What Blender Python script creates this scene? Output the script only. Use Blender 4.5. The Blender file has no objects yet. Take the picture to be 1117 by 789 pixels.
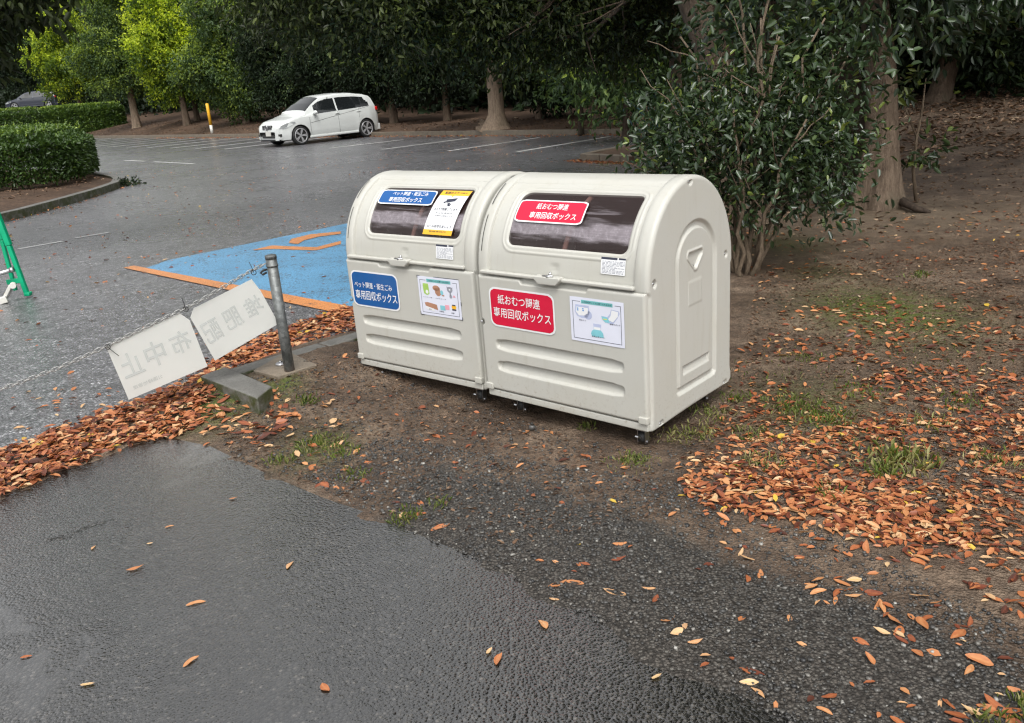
import bpy, math, random
import numpy as np
from mathutils import Vector, Matrix
rnd = random.Random(7)
rng = np.random.default_rng(11)
SC = bpy.context.scene
COL = SC.collection
PI = math.pi

# ------------------------------------------------------------------ camera
CF, CP, CR, CH = 918.8, .322, -.078, 1.6
_F = np.array([0, math.cos(CP), -math.sin(CP)]); _r = np.array([1., 0, 0]); _u = np.array([0, math.sin(CP), math.cos(CP)])
CX = math.cos(CR)*_r + math.sin(CR)*_u
CU = -math.sin(CR)*_r + math.cos(CR)*_u
cam = bpy.data.objects.new('camera', bpy.data.cameras.new('camera'))
COL.objects.link(cam)
cam.matrix_world = Matrix(((CX[0], CU[0], -_F[0], 0), (CX[1], CU[1], -_F[1], 0), (CX[2], CU[2], -_F[2], CH), (0, 0, 0, 1)))
cam.data.sensor_width = 36; cam.data.lens = CF/1117*36
cam.data.clip_start = .05; cam.data.clip_end = 2000
SC.camera = cam

def ray(px, py): return _F + CX*(px-558.5)/CF - CU*(py-394.5)/CF
def G(px, py, z=0):                      # photo pixel -> point on the level z
    d = ray(px, py); t = (z-CH)/d[2]
    return np.array([d[0]*t, d[1]*t, z])
def PY(px, py, Y):                       # photo pixel -> point on the vertical plane y = Y
    d = ray(px, py); t = Y/d[1]
    return np.array([d[0]*t, Y, CH+d[2]*t])
def pix(P):
    d = np.asarray(P, float)-[0, 0, CH]; k = d@_F
    return 558.5+CF*(d@CX)/k, 394.5-CF*(d@CU)/k

# ------------------------------------------------------------------ mesh helpers
def link(name, me, mat=None, parent=None, smooth=False):
    o = bpy.data.objects.new(name, me); COL.objects.link(o)
    if mat is not None:
        for m in (mat if isinstance(mat, (list, tuple)) else [mat]): me.materials.append(m)
    if parent is not None: o.parent = parent
    if smooth: me.polygons.foreach_set('use_smooth', np.ones(len(me.polygons), bool))
    return o
def tag(o, label=None, cat=None, group=None, kind=None):
    if label: o['label'] = label
    if cat: o['category'] = cat
    if group: o['group'] = group
    if kind: o['kind'] = kind
    return o
def empty(name, loc=(0, 0, 0), rz=0.0):
    o = bpy.data.objects.new(name, None); COL.objects.link(o)
    o.location = [float(v) for v in loc]; o.rotation_euler = (0, 0, rz); o.empty_display_size = .1
    return o
def quads(name, V, Q, mat=None, parent=None, smooth=False, tint=None, attrs=None):
    me = bpy.data.meshes.new(name); V = np.ascontiguousarray(V, dtype=np.float32); Q = np.ascontiguousarray(Q, dtype=np.int32)
    n, k = Q.shape
    me.vertices.add(len(V)); me.vertices.foreach_set('co', V.ravel())
    me.loops.add(n*k); me.loops.foreach_set('vertex_index', Q.ravel())
    me.polygons.add(n); me.polygons.foreach_set('loop_start', np.arange(0, n*k, k, dtype=np.int32))
    me.update(calc_edges=True); me.validate()
    at = dict(attrs or {})
    if tint is not None: at['tint'] = tint
    for kx, a in at.items():
        t = me.attributes.new(kx, 'FLOAT', 'POINT'); t.data.foreach_set('value', np.asarray(a, dtype=np.float32))
    return link(name, me, mat, parent, smooth)
def grid_quads(nu, nv, wrap_u=False):
    I = np.arange(nu*nv).reshape(nu, nv)
    A = I if wrap_u else I[:-1]
    B = np.roll(I, -1, 0) if wrap_u else I[1:]
    return np.stack([A[:, :-1].ravel(), B[:, :-1].ravel(), B[:, 1:].ravel(), A[:, 1:].ravel()], 1)

class MB:
    """collects loose shapes into one mesh"""
    def __init__(s): s.v = []; s.f = []
    def add(s, V, Fc):
        o = len(s.v); s.v += [tuple(float(c) for c in p) for p in V]; s.f += [tuple(int(i)+o for i in f) for f in Fc]; return s
    def box(s, c, sz, R=None, taper=1.0):
        hx, hy, hz = [q/2 for q in sz]; V = []
        for z, k in ((-hz, 1), (hz, taper)):
            for x, y in ((-hx, -hy), (hx, -hy), (hx, hy), (-hx, hy)): V.append(Vector((x*k, y*k, z)))
        if R is not None: V = [R @ v for v in V]
        V = [v+Vector(c) for v in V]
        return s.add(V, [(3, 2, 1, 0), (4, 5, 6, 7), (0, 1, 5, 4), (1, 2, 6, 5), (2, 3, 7, 6), (3, 0, 4, 7)])
    def beam(s, a, b, w, h, up=(0, 0, 1)):
        a = Vector([float(q) for q in a]); b = Vector([float(q) for q in b]); d = (b-a); L = d.length; d.normalize(); u = Vector(up); x = d.cross(u).normalized(); u = x.cross(d)
        R = Matrix((x, d, u)).transposed()
        return s.box((a+b)/2, (w, L, h), R)
    def tube(s, pts, r, n=10, cap=True, fr=None):
        P = [Vector([float(q) for q in p]) for p in pts]; m = len(P); rr = r if isinstance(r, (list, tuple, np.ndarray)) else [r]*m
        V = []; x = None
        for i in range(m):
            d = (P[min(i+1, m-1)]-P[max(i-1, 0)]).normalized()
            if x is None:
                x = d.orthogonal().normalized()
            x = (x-d*x.dot(d))
            if x.length < 1e-6: x = d.orthogonal()
            x.normalize(); y = d.cross(x)
            for k in range(n):
                a = 2*PI*k/n; q = rr[i]*(fr(i/(m-1), a) if fr else 1)
                V.append(P[i]+x*math.cos(a)*q+y*math.sin(a)*q)
        Fc = [(i*n+k, i*n+(k+1) % n, (i+1)*n+(k+1) % n, (i+1)*n+k) for i in range(m-1) for k in range(n)]
        if cap: Fc += [tuple(range(n-1, -1, -1)), tuple((m-1)*n+k for k in range(n))]
        return s.add(V, Fc)
    def prism(s, poly, z0, z1):
        n = len(poly); V = [(p[0], p[1], z0) for p in poly]+[(p[0], p[1], z1) for p in poly]
        a = sum(poly[i][0]*poly[(i+1) % n][1]-poly[(i+1) % n][0]*poly[i][1] for i in range(n))
        r = range(n) if a > 0 else range(n-1, -1, -1); r = list(r)
        Fc = [tuple(reversed(r)), tuple(n+i for i in r)]
        for j in range(n):
            i0, i1 = r[j], r[(j+1) % n]; Fc.append((i0, i1, n+i1, n+i0))
        return s.add(V, Fc)
    def ell(s, c, r, nu=14, nv=8):
        V = []; 
        for j in range(nv+1):
            t = PI*j/nv
            for i in range(nu): a = 2*PI*i/nu; V.append((c[0]+r[0]*math.sin(t)*math.cos(a), c[1]+r[1]*math.sin(t)*math.sin(a), c[2]+r[2]*math.cos(t)))
        return s.add(V, [(j*nu+i, (j+1)*nu+i, (j+1)*nu+(i+1) % nu, j*nu+(i+1) % nu) for j in range(nv) for i in range(nu)])
    def build(s, name, mat, parent=None, smooth=False, bevel=0.0, seg=2, weld=False):
        me = bpy.data.meshes.new(name); me.from_pydata(s.v, [], s.f); me.update()
        o = link(name, me, mat, parent, smooth)
        if bevel:
            b = o.modifiers.new('bevel', 'BEVEL'); b.width = bevel; b.segments = seg; b.limit_method = 'ANGLE'; b.angle_limit = math.radians(40)
            me.polygons.foreach_set('use_smooth', np.ones(len(me.polygons), bool))
            try:
                w = o.modifiers.new('wn', 'WEIGHTED_NORMAL'); w.keep_sharp = True
            except Exception: pass
        return o

# smooth value noise in numpy (2D)
def vnoise(x, y, seed=0):
    xi = np.floor(x).astype(np.int64); yi = np.floor(y).astype(np.int64); fx = x-xi; fy = y-yi
    fx = fx*fx*(3-2*fx); fy = fy*fy*(3-2*fy)
    def h(a, b):
        n = (a*374761393+b*668265263+seed*1442695041) & 0xffffffff
        n = ((n ^ (n >> 13))*1274126177) & 0xffffffff
        return ((n ^ (n >> 16)) & 0xffff)/65535.0
    return (h(xi, yi)*(1-fx)+h(xi+1, yi)*fx)*(1-fy)+(h(xi, yi+1)*(1-fx)+h(xi+1, yi+1)*fx)*fy
def fbm(x, y, seed=0, o=4):
    s = 0; a = .5; 
    for k in range(o): s = s+a*vnoise(x*2**k, y*2**k, seed+k*17); a *= .5
    return s
def poly_sdf(px, py, poly):
    """signed distance, negative inside"""
    d = np.full(px.shape, 1e9); ins = np.zeros(px.shape, bool); n = len(poly)
    for i in range(n):
        ax, ay = poly[i][:2]; bx, by = poly[(i+1) % n][:2]
        ex, ey = bx-ax, by-ay; t = np.clip(((px-ax)*ex+(py-ay)*ey)/(ex*ex+ey*ey+1e-12), 0, 1)
        d = np.minimum(d, np.hypot(px-ax-t*ex, py-ay-t*ey))
        c = ((ay > py) != (by > py)) & (px < (bx-ax)*(py-ay)/(by-ay+1e-15)+ax); ins ^= c
    return np.where(ins, -d, d)
def sstep(a, b, x):
    t = np.clip((x-a)/(b-a), 0, 1); return t*t*(3-2*t)

# ------------------------------------------------------------------ materials
class NT:
    def __init__(s, name):
        s.m = bpy.data.materials.new(name); s.m.use_nodes = True; s.t = s.m.node_tree; s.t.nodes.clear()
        s.out = s.t.nodes.new('ShaderNodeOutputMaterial'); s.tc = s.t.nodes.new('ShaderNodeTexCoord')
    def n(s, typ, **k):
        nd = s.t.nodes.new('ShaderNode'+typ)
        for a, b in k.items(): setattr(nd, a, b)
        return nd
    def l(s, a, b): s.t.links.new(a, b); return b
    def setin(s, nd, key, v):
        i = nd.inputs[key]
        if hasattr(v, 'is_output') or isinstance(v, bpy.types.NodeSocket): s.t.links.new(v, i)
        else:
            if isinstance(v, (tuple, list)) and len(v) == 3 and i.type == 'RGBA': v = (*v, 1)
            i.default_value = v
    def noise(s, scale, detail=3, rough=.55, vec=None, out='Fac', dist=0):
        nd = s.n('TexNoise'); s.l(vec or s.tc.outputs['Object'], nd.inputs['Vector']); nd.inputs['Scale'].default_value = scale; nd.inputs['Detail'].default_value = detail; nd.inputs['Roughness'].default_value = rough; nd.inputs['Distortion'].default_value = dist
        return nd.outputs[out]
    def vor(s, scale, feature='F1', vec=None, out='Distance', rand=1.0):
        nd = s.n('TexVoronoi', feature=feature); s.l(vec or s.tc.outputs['Object'], nd.inputs['Vector']); nd.inputs['Scale'].default_value = scale; nd.inputs['Randomness'].default_value = rand
        return nd.outputs[out]
    def ramp(s, fac, stops, interp='LINEAR'):
        nd = s.n('ValToRGB'); r = nd.color_ramp; r.interpolation = interp
        while len(r.elements) < len(stops): r.elements.new(.5)
        for e, (p, c) in zip(r.elements, stops):
            e.position = p; e.color = (*c, 1) if isinstance(c, (tuple, list)) else (c, c, c, 1)
        s.l(fac, nd.inputs[0]); return nd.outputs[0]
    def mix(s, f, a, b, mode='MIX'):
        nd = s.n('MixRGB', blend_type=mode); s.setin(nd, 0, f); s.setin(nd, 1, a); s.setin(nd, 2, b); return nd.outputs[0]
    def math(s, op, a, b=0.0, clamp=False):
        nd = s.n('Math', operation=op, use_clamp=clamp); s.setin(nd, 0, a); s.setin(nd, 1, b); return nd.outputs[0]
    def map(s, scale=(1, 1, 1), rot=(0, 0, 0), src='Object', loc=(0, 0, 0)):
        nd = s.n('Mapping'); s.l(s.tc.outputs[src], nd.inputs[0]); nd.inputs['Scale'].default_value = scale; nd.inputs['Rotation'].default_value = rot; nd.inputs['Location'].default_value = loc; return nd.outputs[0]
    def bump(s, h, strength=.3, dist=.01, nrm=None):
        nd = s.n('Bump'); s.l(h, nd.inputs['Height']); nd.inputs['Strength'].default_value = strength; nd.inputs['Distance'].default_value = dist
        if nrm is not None: s.l(nrm, nd.inputs['Normal'])
        return nd.outputs[0]
    def attr(s, name): 
        nd = s.n('Attribute', attribute_name=name); return nd.outputs['Fac']
    def pr(s, col, rough=.5, metal=0.0, normal=None, spec=.5, **k):
        p = s.n('BsdfPrincipled'); s.setin(p, 'Base Color', col); s.setin(p, 'Roughness', rough); s.setin(p, 'Metallic', metal); s.setin(p, 'Specular IOR Level', spec)
        if normal is not None: s.l(normal, p.inputs['Normal'])
        for a, b in k.items(): s.setin(p, a, b)
        return p
    def done(s, sh): s.l(sh.outputs[0] if not isinstance(sh, bpy.types.NodeSocket) else sh, s.out.inputs[0]); return s.m

def simple(name, col, rough=.5, metal=0.0, var=.12, scale=14, bump=.0, spec=.5, **k):
    t = NT(name); f = t.noise(scale, 4)
    c = t.mix(t.ramp(f, [(.3, 0.), (.7, 1.)]), tuple(q*(1-var) for q in col), tuple(min(1, q*(1+var)) for q in col))
    nm = t.bump(t.noise(scale*9, 3), bump, .004) if bump else None
    return t.done(t.pr(c, rough, metal, nm, spec, **k))

def leaf_mat(name, stops, rough=.4, transl=.25, spec=.5, coat=0.0):
    t = NT(name); c = t.ramp(t.attr('tint'), stops)
    p = t.pr(c, rough, 0.0, None, spec); tr = t.n('BsdfTranslucent'); t.l(t.mix(1.0, c, (1.25, 1.3, .6), 'MULTIPLY'), tr.inputs[0])
    if coat: p.inputs['Coat Weight'].default_value = coat; p.inputs['Coat Roughness'].default_value = .15
    mx = t.n('MixShader'); mx.inputs[0].default_value = transl; t.l(p.outputs[0], mx.inputs[1]); t.l(tr.outputs[0], mx.inputs[2])
    return t.done(mx)

M = {}
# moulded grey-beige resin of the boxes: fine speckle, faint run-off dirt, rain droplets
def m_resin():
    t = NT('resin'); sp = t.vor(420); big = t.noise(3.2, 5)
    streak = t.noise(9, 4, vec=t.map((3.2, 3.2, .35)))
    c = t.mix(t.ramp(sp, [(.0, 1.), (.22, 0.)]), (.485, .480, .438), (.405, .40, .36))
    c = t.mix(t.math('MULTIPLY', t.ramp(big, [(.45, 0.), (.75, 1.)]), .35), c, (.46, .44, .37))
    c = t.mix(t.math('MULTIPLY', t.ramp(streak, [(.56, 0.), (.78, 1.)]), .30), c, (.38, .355, .29))
    # mud splashes near the bottom, where it has really dirtied the plastic
    gz = t.n('SeparateXYZ'); t.l(t.tc.outputs['Object'], gz.inputs[0])
    low = t.ramp(gz.outputs['Z'], [(.07, 1.), (.30, 0.)])
    spl = t.math('MULTIPLY', low, t.ramp(t.noise(60, 4, .7), [(.55, 0.), (.72, 1.)]))
    c = t.mix(t.math('MULTIPLY', spl, .55), c, (.22, .17, .11))
    drop = t.ramp(t.vor(130, out='Distance'), [(.10, 1.), (.2, 0.)]); dm = t.ramp(t.noise(23, 2), [(.5, 0.), (.6, 1.)])
    dr = t.math('MULTIPLY', drop, dm)
    nb = t.bump(t.noise(300, 2), .04, .001); nb = t.bump(dr, .55, .0015, nb)
    r = t.mix(dr, (.42, .42, .42), (.08, .08, .08))
    return t.done(t.pr(c, r, 0, nb, .45))
M['resin'] = m_resin()
M['gap'] = simple('dark_gap', (.03, .03, .028), .8)
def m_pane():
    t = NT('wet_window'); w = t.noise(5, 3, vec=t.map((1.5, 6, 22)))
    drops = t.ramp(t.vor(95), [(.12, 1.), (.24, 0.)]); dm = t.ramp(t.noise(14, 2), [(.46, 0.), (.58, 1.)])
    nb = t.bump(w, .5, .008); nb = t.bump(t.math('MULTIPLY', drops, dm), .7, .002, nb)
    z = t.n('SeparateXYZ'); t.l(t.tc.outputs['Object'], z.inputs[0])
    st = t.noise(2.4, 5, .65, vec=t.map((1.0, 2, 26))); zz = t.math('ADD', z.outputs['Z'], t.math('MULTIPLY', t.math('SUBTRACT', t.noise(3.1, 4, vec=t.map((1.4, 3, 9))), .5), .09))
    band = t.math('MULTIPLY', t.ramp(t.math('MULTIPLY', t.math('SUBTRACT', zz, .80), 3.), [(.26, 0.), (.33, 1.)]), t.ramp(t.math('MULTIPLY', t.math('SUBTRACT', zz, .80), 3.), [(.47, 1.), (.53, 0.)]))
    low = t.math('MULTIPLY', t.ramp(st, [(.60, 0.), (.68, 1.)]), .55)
    sky_glare = t.math('MULTIPLY', t.math('MAXIMUM', band, low), t.ramp(t.noise(40, 3, .6), [(.3, .65), (.6, .9)]))  # pale sky reflection, band and streaks, painted into the pane colour
    c = t.mix(sky_glare, (.030, .013, .011), (.30, .265, .29)); al = t.mix(sky_glare, (.55, .55, .55), (.9, .9, .9)); rg = t.mix(sky_glare, (.05, .05, .05), (.3, .3, .3))
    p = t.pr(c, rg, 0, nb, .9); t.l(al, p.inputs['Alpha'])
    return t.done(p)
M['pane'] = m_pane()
M['strut'] = simple('inner_strut', (.42, .22, .18), .6)
M['inner'] = simple('shade_shell', (.05, .042, .038), .7)  # dark colour stands in for shade inside the boxes
M['blue_sign'] = simple('blue_vinyl', (.008, .09, .30), .25, var=.05)
M['red_sign'] = simple('red_vinyl', (.60, .010, .045), .25, var=.05)
M['white_sign'] = simple('white_vinyl', (.78, .79, .80), .3, var=.03)
M['orange_sign'] = simple('orange_vinyl', (.85, .45, .03), .3, var=.04)
M['paper'] = simple('laminated_paper', (.70, .72, .82), .28, var=.03)
M['ink'] = simple('dark_ink', (.03, .035, .06), .5)
M['ink2'] = simple('grey_ink', (.30, .31, .36), .5)
M['teal'] = simple('teal_ink', (.16, .46, .46), .4)
M['aqua'] = simple('aqua_ink', (.22, .55, .62), .4)
M['lilac'] = simple('lilac_ink', (.45, .50, .68), .4)
M['green_ink'] = simple('green_ink', (.35, .55, .12), .4)
M['brown_ink'] = simple('brown_ink', (.42, .22, .14), .4)
M['pink_ink'] = simple('pink_ink', (.75, .35, .42), .4)
M['yellow_ink'] = simple('yellow_ink', (.7, .65, .1), .4)
M['blue_ink'] = simple('blue_ink', (.05, .25, .60), .4)
M['steel'] = simple('bright_steel', (.50, .50, .51), .28, 1.0)
M['chain_steel'] = simple('chain_steel', (.30, .30, .29), .35, .8)
M['rubber'] = simple('black_rubber', (.02, .02, .02), .6, bump=.2)
def m_galv():
    t = NT('galvanised_steel'); s = t.vor(55, out='Color'); n = t.noise(7, 4)
    sg = t.n('SeparateColor'); t.l(s, sg.inputs[0]); c = t.mix(.35, t.ramp(n, [(.3, (.085, .09, .09)), (.7, (.19, .20, .195))]), sg.outputs[0], 'SOFT_LIGHT')
    z = t.n('SeparateXYZ'); t.l(t.tc.outputs['Object'], z.inputs[0])
    rust = t.math('MULTIPLY', t.ramp(z.outputs['Z'], [(.02, 1.), (.16, 0.)]), t.ramp(t.noise(20, 4), [(.4, 0.), (.55, 1.)]))
    c = t.mix(rust, c, (.13, .055, .025))
    return t.done(t.pr(c, .48, t.math('SUBTRACT', .55, t.math('MULTIPLY', rust, .5)), t.bump(n, .15, .003)))
M['galv'] = m_galv()
def m_plate():
    t = NT('weathered_white_plate'); n = t.noise(5, 5)
    c = t.ramp(n, [(.3, (.72, .73, .70)), (.7, (.77, .78, .75))])
    p = t.pr(c, .35, 0, None, .4); tr = t.n('BsdfTranslucent'); tr.inputs[0].default_value = (.9, .9, .86, 1); mx = t.n('MixShader'); mx.inputs[0].default_value = .35; t.l(p.outputs[0], mx.inputs[1]); t.l(tr.outputs[0], mx.inputs[2]); return t.done(mx)
M['plate'] = m_plate()
M['plate_text'] = simple('faded_letter', (.47, .49, .47), .45, var=.05)
M['tie'] = simple('black_cable_tie', (.015, .015, .015), .5)
M['green_plastic'] = simple('green_plastic', (.0, .36, .17), .35, var=.1)
M['white_plastic'] = simple('white_plastic', (.62, .61, .56), .5)

def m_concrete(name, base=(.27, .26, .24), moss=.5, dark=.5):
    t = NT(name); n = t.noise(6, 6, .65); f = t.noise(90, 3)
    c = t.ramp(n, [(.3, tuple(q*.62 for q in base)), (.7, base)])
    c = t.mix(.35, c, t.ramp(f, [(.35, .25), (.7, .75)]), 'SOFT_LIGHT')
    agg = t.ramp(t.vor(160), [(.1, 1.), (.3, 0.)]); c = t.mix(t.math('MULTIPLY', agg, .35), c, (.42, .41, .38))
    ge = t.n('NewGeometry'); sx = t.n('SeparateXYZ'); t.l(ge.outputs['Normal'], sx.inputs[0])
    side = t.ramp(sx.outputs['Z'], [(.2, 1.), (.75, 0.)])
    mo = t.math('MULTIPLY', t.ramp(t.noise(9, 5, .7), [(.34, 0.), (.55, 1.)]), t.math('MULTIPLY', side, moss, True))
    c = t.mix(mo, c, (.045, .055, .016))
    c = t.mix(t.math('MULTIPLY', t.ramp(t.noise(2.3, 3), [(.4, 0.), (.7, 1.)]), dark), c, (.10, .095, .085))
    return t.done(t.pr(c, .55, 0, t.bump(t.math('ADD', t.mix(.5, f, agg), t.math('MULTIPLY', t.noise(22, 4, .7), 1.5)), .8, .006), .4))
M['kerb'] = m_concrete('kerb_concrete')
M['kerb_moss'] = m_concrete('mossy_kerb_concrete', (.185, .18, .165), 1.35, .5)
M['kerb_tan'] = m_concrete('stained_kerb_concrete', (.24, .195, .145), .1, .4)

def wear(t, thr=.5):
    return t.math('MULTIPLY', t.ramp(t.noise(3, 5, .7), [(thr-.12, 0.), (thr+.14, 1.)]), 1.0)
def asphalt_nodes(t, dark, light, grain, rough_lo, rough_hi, puddle=.5, m=1.0):
    vec = t.tc.outputs['Object']
    stone = t.vor(grain, out='Distance', vec=vec); sc = t.vor(grain, out='Color', vec=vec)
    scg = t.n('SeparateColor'); t.l(sc, scg.inputs[0])
    c = t.ramp(scg.outputs[0], [(0., dark), (.62, light), (.90, tuple(q*1.45 for q in light)), (.975, tuple(min(.5, q*3.4) for q in light))], 'LINEAR')
    gap = t.ramp(stone, [(.35, 0.), (.62, 1.)]); c = t.mix(t.math('MULTIPLY', gap, .7), c, tuple(q*.35 for q in dark))
    big = t.noise(.45, 5, .6); c = t.mix(1.0, c, t.ramp(big, [(.3, .78), (.7, 1.12)]), 'MULTIPLY')
    m1 = t.n('SeparateColor'); t.l(t.vor(grain*.30, out='Color', vec=vec), m1.inputs[0]); c = t.mix(1.0, c, t.ramp(m1.outputs[0], [(0., 1-.38*m), (1., 1+.38*m)]), 'MULTIPLY')
    m2 = t.n('SeparateColor'); t.l(t.vor(grain*.13, out='Color', vec=vec), m2.inputs[0]); c = t.mix(1.0, c, t.ramp(m2.outputs[0], [(0., 1-.16*m), (1., 1+.16*m)]), 'MULTIPLY')
    fine = t.noise(grain*3.1, 2)
    h = t.math('ADD', t.math('MULTIPLY', stone, -1.0), t.math('MULTIPLY', t.noise(grain*.55, 3), 1.1))
    h = t.math('ADD', h, t.math('MULTIPLY', fine, .25))
    wetm = t.ramp(t.noise(.55, 4, .55, dist=.6), [(puddle-.08, 0.), (puddle+.10, 1.)])
    r = t.mix(wetm, (rough_hi,)*3, (rough_lo,)*3)
    return c, h, r, wetm, sc
def m_lot():
    t = NT('lot_asphalt'); c, h, r, w, s = asphalt_nodes(t, (.095, .095, .103), (.195, .192, .204), 75, .25, .31, .5)
    p = t.pr(c, r, 0, t.bump(h, .8, .009), .7); p.inputs['Coat Weight'].default_value = .6; p.inputs['Coat Roughness'].default_value = .18; p.inputs['Coat IOR'].default_value = 1.7; t.l(t.bump(h, .6, .006), p.inputs['Coat Normal'])
    return t.done(p)
M['lot'] = m_lot()
def m_path():
    t = NT('wet_path_asphalt'); c, h, r, w, s = asphalt_nodes(t, (.009, .0082, .0072), (.026, .0235, .0205), 96, .16, .22, .50, m=.6)
    nb = t.bump(h, .6, .005)
    p = t.pr(c, r, 0, nb, .5); big = t.ramp(t.noise(.75, 4, .6, dist=.4), [(.36, .85), (.58, 1.)]); pd = t.ramp(t.noise(1.15, 5, .62, dist=.8, vec=t.map(loc=(3.1, .4, 0))), [(.56, 0.), (.64, 1.)]); t.l(t.math('MAXIMUM', big, pd), p.inputs['Coat Weight']); t.l(t.mix(pd, (.08,)*3, (.03,)*3), p.inputs['Coat Roughness']); p.inputs['Coat IOR'].default_value = 2.35
    flat = t.mix(pd, h, t.math('MULTIPLY', h, .10)); t.l(t.bump(flat, .46, .0042), p.inputs['Coat Normal'])
    return t.done(p)
M['path'] = m_path()
def m_paint(name, col, thr, under=(.06, .06, .066), k=.85):
    t = NT(name); st = t.vor(75); f = t.noise(38, 3, .7); g = t.noise(3.2, 5, .7)
    worn = t.math('ADD', t.math('MULTIPLY', f, .65), t.math('MULTIPLY', g, .35))
    mk = t.ramp(worn, [(thr, 0.), (thr+.05, 1.)])
    cc = t.mix(t.ramp(t.noise(1.7, 4), [(.3, 0.), (.7, 1.)]), tuple(q*.8 for q in col), col)
    pit = t.ramp(st, [(.42, 0.), (.6, 1.)]); cc = t.mix(t.math('MULTIPLY', pit, .45), cc, tuple(q*.35 for q in col))
    c = t.mix(t.math('MULTIPLY', mk, k), cc, under)
    return t.done(t.pr(c, .42, 0, t.bump(t.math('ADD', t.math('MULTIPLY', st, -1.), f), .45, .006), .5))
M['blue_paint'] = m_paint('blue_bay_paint', (.13, .355, .58), .535)
M['orange_paint'] = m_paint('orange_line_paint', (.70, .28, .09), .57)
M['white_paint'] = m_paint('white_line_paint', (.74, .73, .70), .68)
M['white_worn'] = m_paint('worn_white_line_paint', (.70, .70, .68), .58)

def m_soil():
    t = NT('soil'); gr = t.attr('gravel'); mo = t.attr('moss'); dr = t.attr('dry')
    n = t.noise(2.1, 6, .65); f = t.noise(55, 4, .7); st = t.vor(95, out='Color'); sg = t.n('SeparateColor'); t.l(st, sg.inputs[0]); sd = t.vor(95)
    soil = t.ramp(n, [(.28, (.056, .038, .026)), (.5, (.125, .085, .057)), (.72, (.225, .165, .115))]); n3 = t.noise(14, 5, .75); soil = t.mix(1.0, soil, t.ramp(n3, [(.3, .45), (.7, 1.5)]), 'MULTIPLY')
    soil = t.mix(.6, soil, t.ramp(f, [(.3, .18), (.72, .8)]), 'SOFT_LIGHT')
    soil = t.mix(t.math('MULTIPLY', t.ramp(sg.outputs[0], [(.90, 0.), (.96, 1.)]), t.ramp(sd, [(.25, 1.), (.4, 0.)])), soil, (.19, .165, .13))
    soil = t.mix(t.math('MULTIPLY', dr, t.ramp(t.noise(5, 5), [(.35, .3), (.6, 1.)])), soil, (.20, .155, .105))
    grv = t.ramp(sg.outputs[0], [(0., (.044, .038, .032)), (.6, (.112, .098, .083)), (.94, (.13, .12, .105)), (.99, (.17, .16, .14))])
    grv = t.mix(t.math('MULTIPLY', t.ramp(sd, [(.35, 0.), (.6, 1.)]), .8), grv, (.018, .015, .012))
    gm = t.ramp(t.math('ADD', gr, t.math('MULTIPLY', t.math('SUBTRACT', t.noise(7, 5, .7), .5), .9)), [(.40, 0.), (.60, 1.)])
    c = t.mix(gm, soil, grv)
    mm = t.math('MULTIPLY', mo, t.ramp(t.noise(18, 5, .75), [(.36, 0.), (.54, 1.)]))
    c = t.mix(mm, c, (.085, .12, .014))
    h = t.math('ADD', t.math('MULTIPLY', f, .8), t.math('MULTIPLY', sd, -.7))
    wet = t.ramp(t.noise(1.3, 3), [(.4, .42), (.65, .75)])
    return t.done(t.pr(c, wet, 0, t.bump(t.math('ADD', h, t.math('MULTIPLY', t.noise(14, 5, .75), 2.5)), 1.0, .014), .4))
M['soil'] = m_soil()
def m_bed():
    t = NT('bed_soil'); n = t.noise(1.1, 6, .7); f = t.noise(17, 4, .75)
    c = t.ramp(n, [(.3, (.045, .028, .018)), (.6, (.10, .062, .04)), (.8, (.17, .11, .07))]); c = t.mix(.7, c, t.ramp(f, [(.3, .15), (.7, .85)]), 'SOFT_LIGHT')
    return t.done(t.pr(c, .8, 0, t.bump(f, .7, .03), .3))
M['bed'] = m_bed()
def m_bark(name, a, b, sc=5.0):
    t = NT(name); n = t.noise(sc, 6, .7, vec=t.map((4, 4, .8))); f = t.noise(sc*7, 4, .7, vec=t.map((3, 3, .6)))
    c = t.ramp(n, [(.3, a), (.68, b)]); c = t.mix(.5, c, t.ramp(f, [(.3, .15), (.7, .85)]), 'SOFT_LIGHT')
    c = t.mix(t.math('MULTIPLY', t.ramp(t.noise(2.2, 4), [(.55, 0.), (.75, 1.)]), .5), c, (.09, .10, .06))
    return t.done(t.pr(c, .85, 0, t.bump(t.math('ADD', n, f), .8, .02), .25))
M['bark'] = m_bark('brown_bark', (.07, .048, .034), (.19, .14, .10))
M['bark_mid'] = m_bark('ridged_bark', (.075, .052, .036), (.26, .195, .14), 6.5)
M['bark_pale'] = m_bark('pale_bark', (.16, .115, .08), (.34, .26, .19))
M['bark_dark'] = m_bark('dark_bark', (.03, .022, .017), (.085, .062, .046))
M['stem'] = m_bark('bush_stem_bark', (.12, .085, .055), (.27, .21, .15), 9)

G1 = lambda a, b, c, d: [(0, a), (.45, b), (.8, c), (1, d)]
M['leaf_bush'] = leaf_mat('glossy_bush_leaf', G1((.018, .032, .014), (.034, .060, .024), (.062, .100, .034), (.17, .22, .045)), .30, .16, .5, .2)
M['leaf_canopy'] = leaf_mat('canopy_leaf', G1((.020, .028, .008), (.036, .050, .013), (.060, .080, .020), (.12, .15, .035)), .45, .25, .35)
M['leaf_dark'] = leaf_mat('dark_tree_leaf', G1((.009, .016, .008), (.016, .030, .012), (.030, .054, .020), (.075, .105, .03)), .55, .15, .25)  # stops darkened to put the wood's shade into the leaf colour
M['leaf_mid'] = leaf_mat('mid_tree_leaf', G1((.020, .042, .018), (.058, .100, .038), (.115, .175, .055), (.26, .34, .06)), .52, .38, .3)
M['leaf_lime'] = leaf_mat('lime_tree_leaf', G1((.026, .052, .016), (.095, .160, .028), (.34, .44, .040), (.62, .70, .06)), .5, .45, .3)
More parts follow.
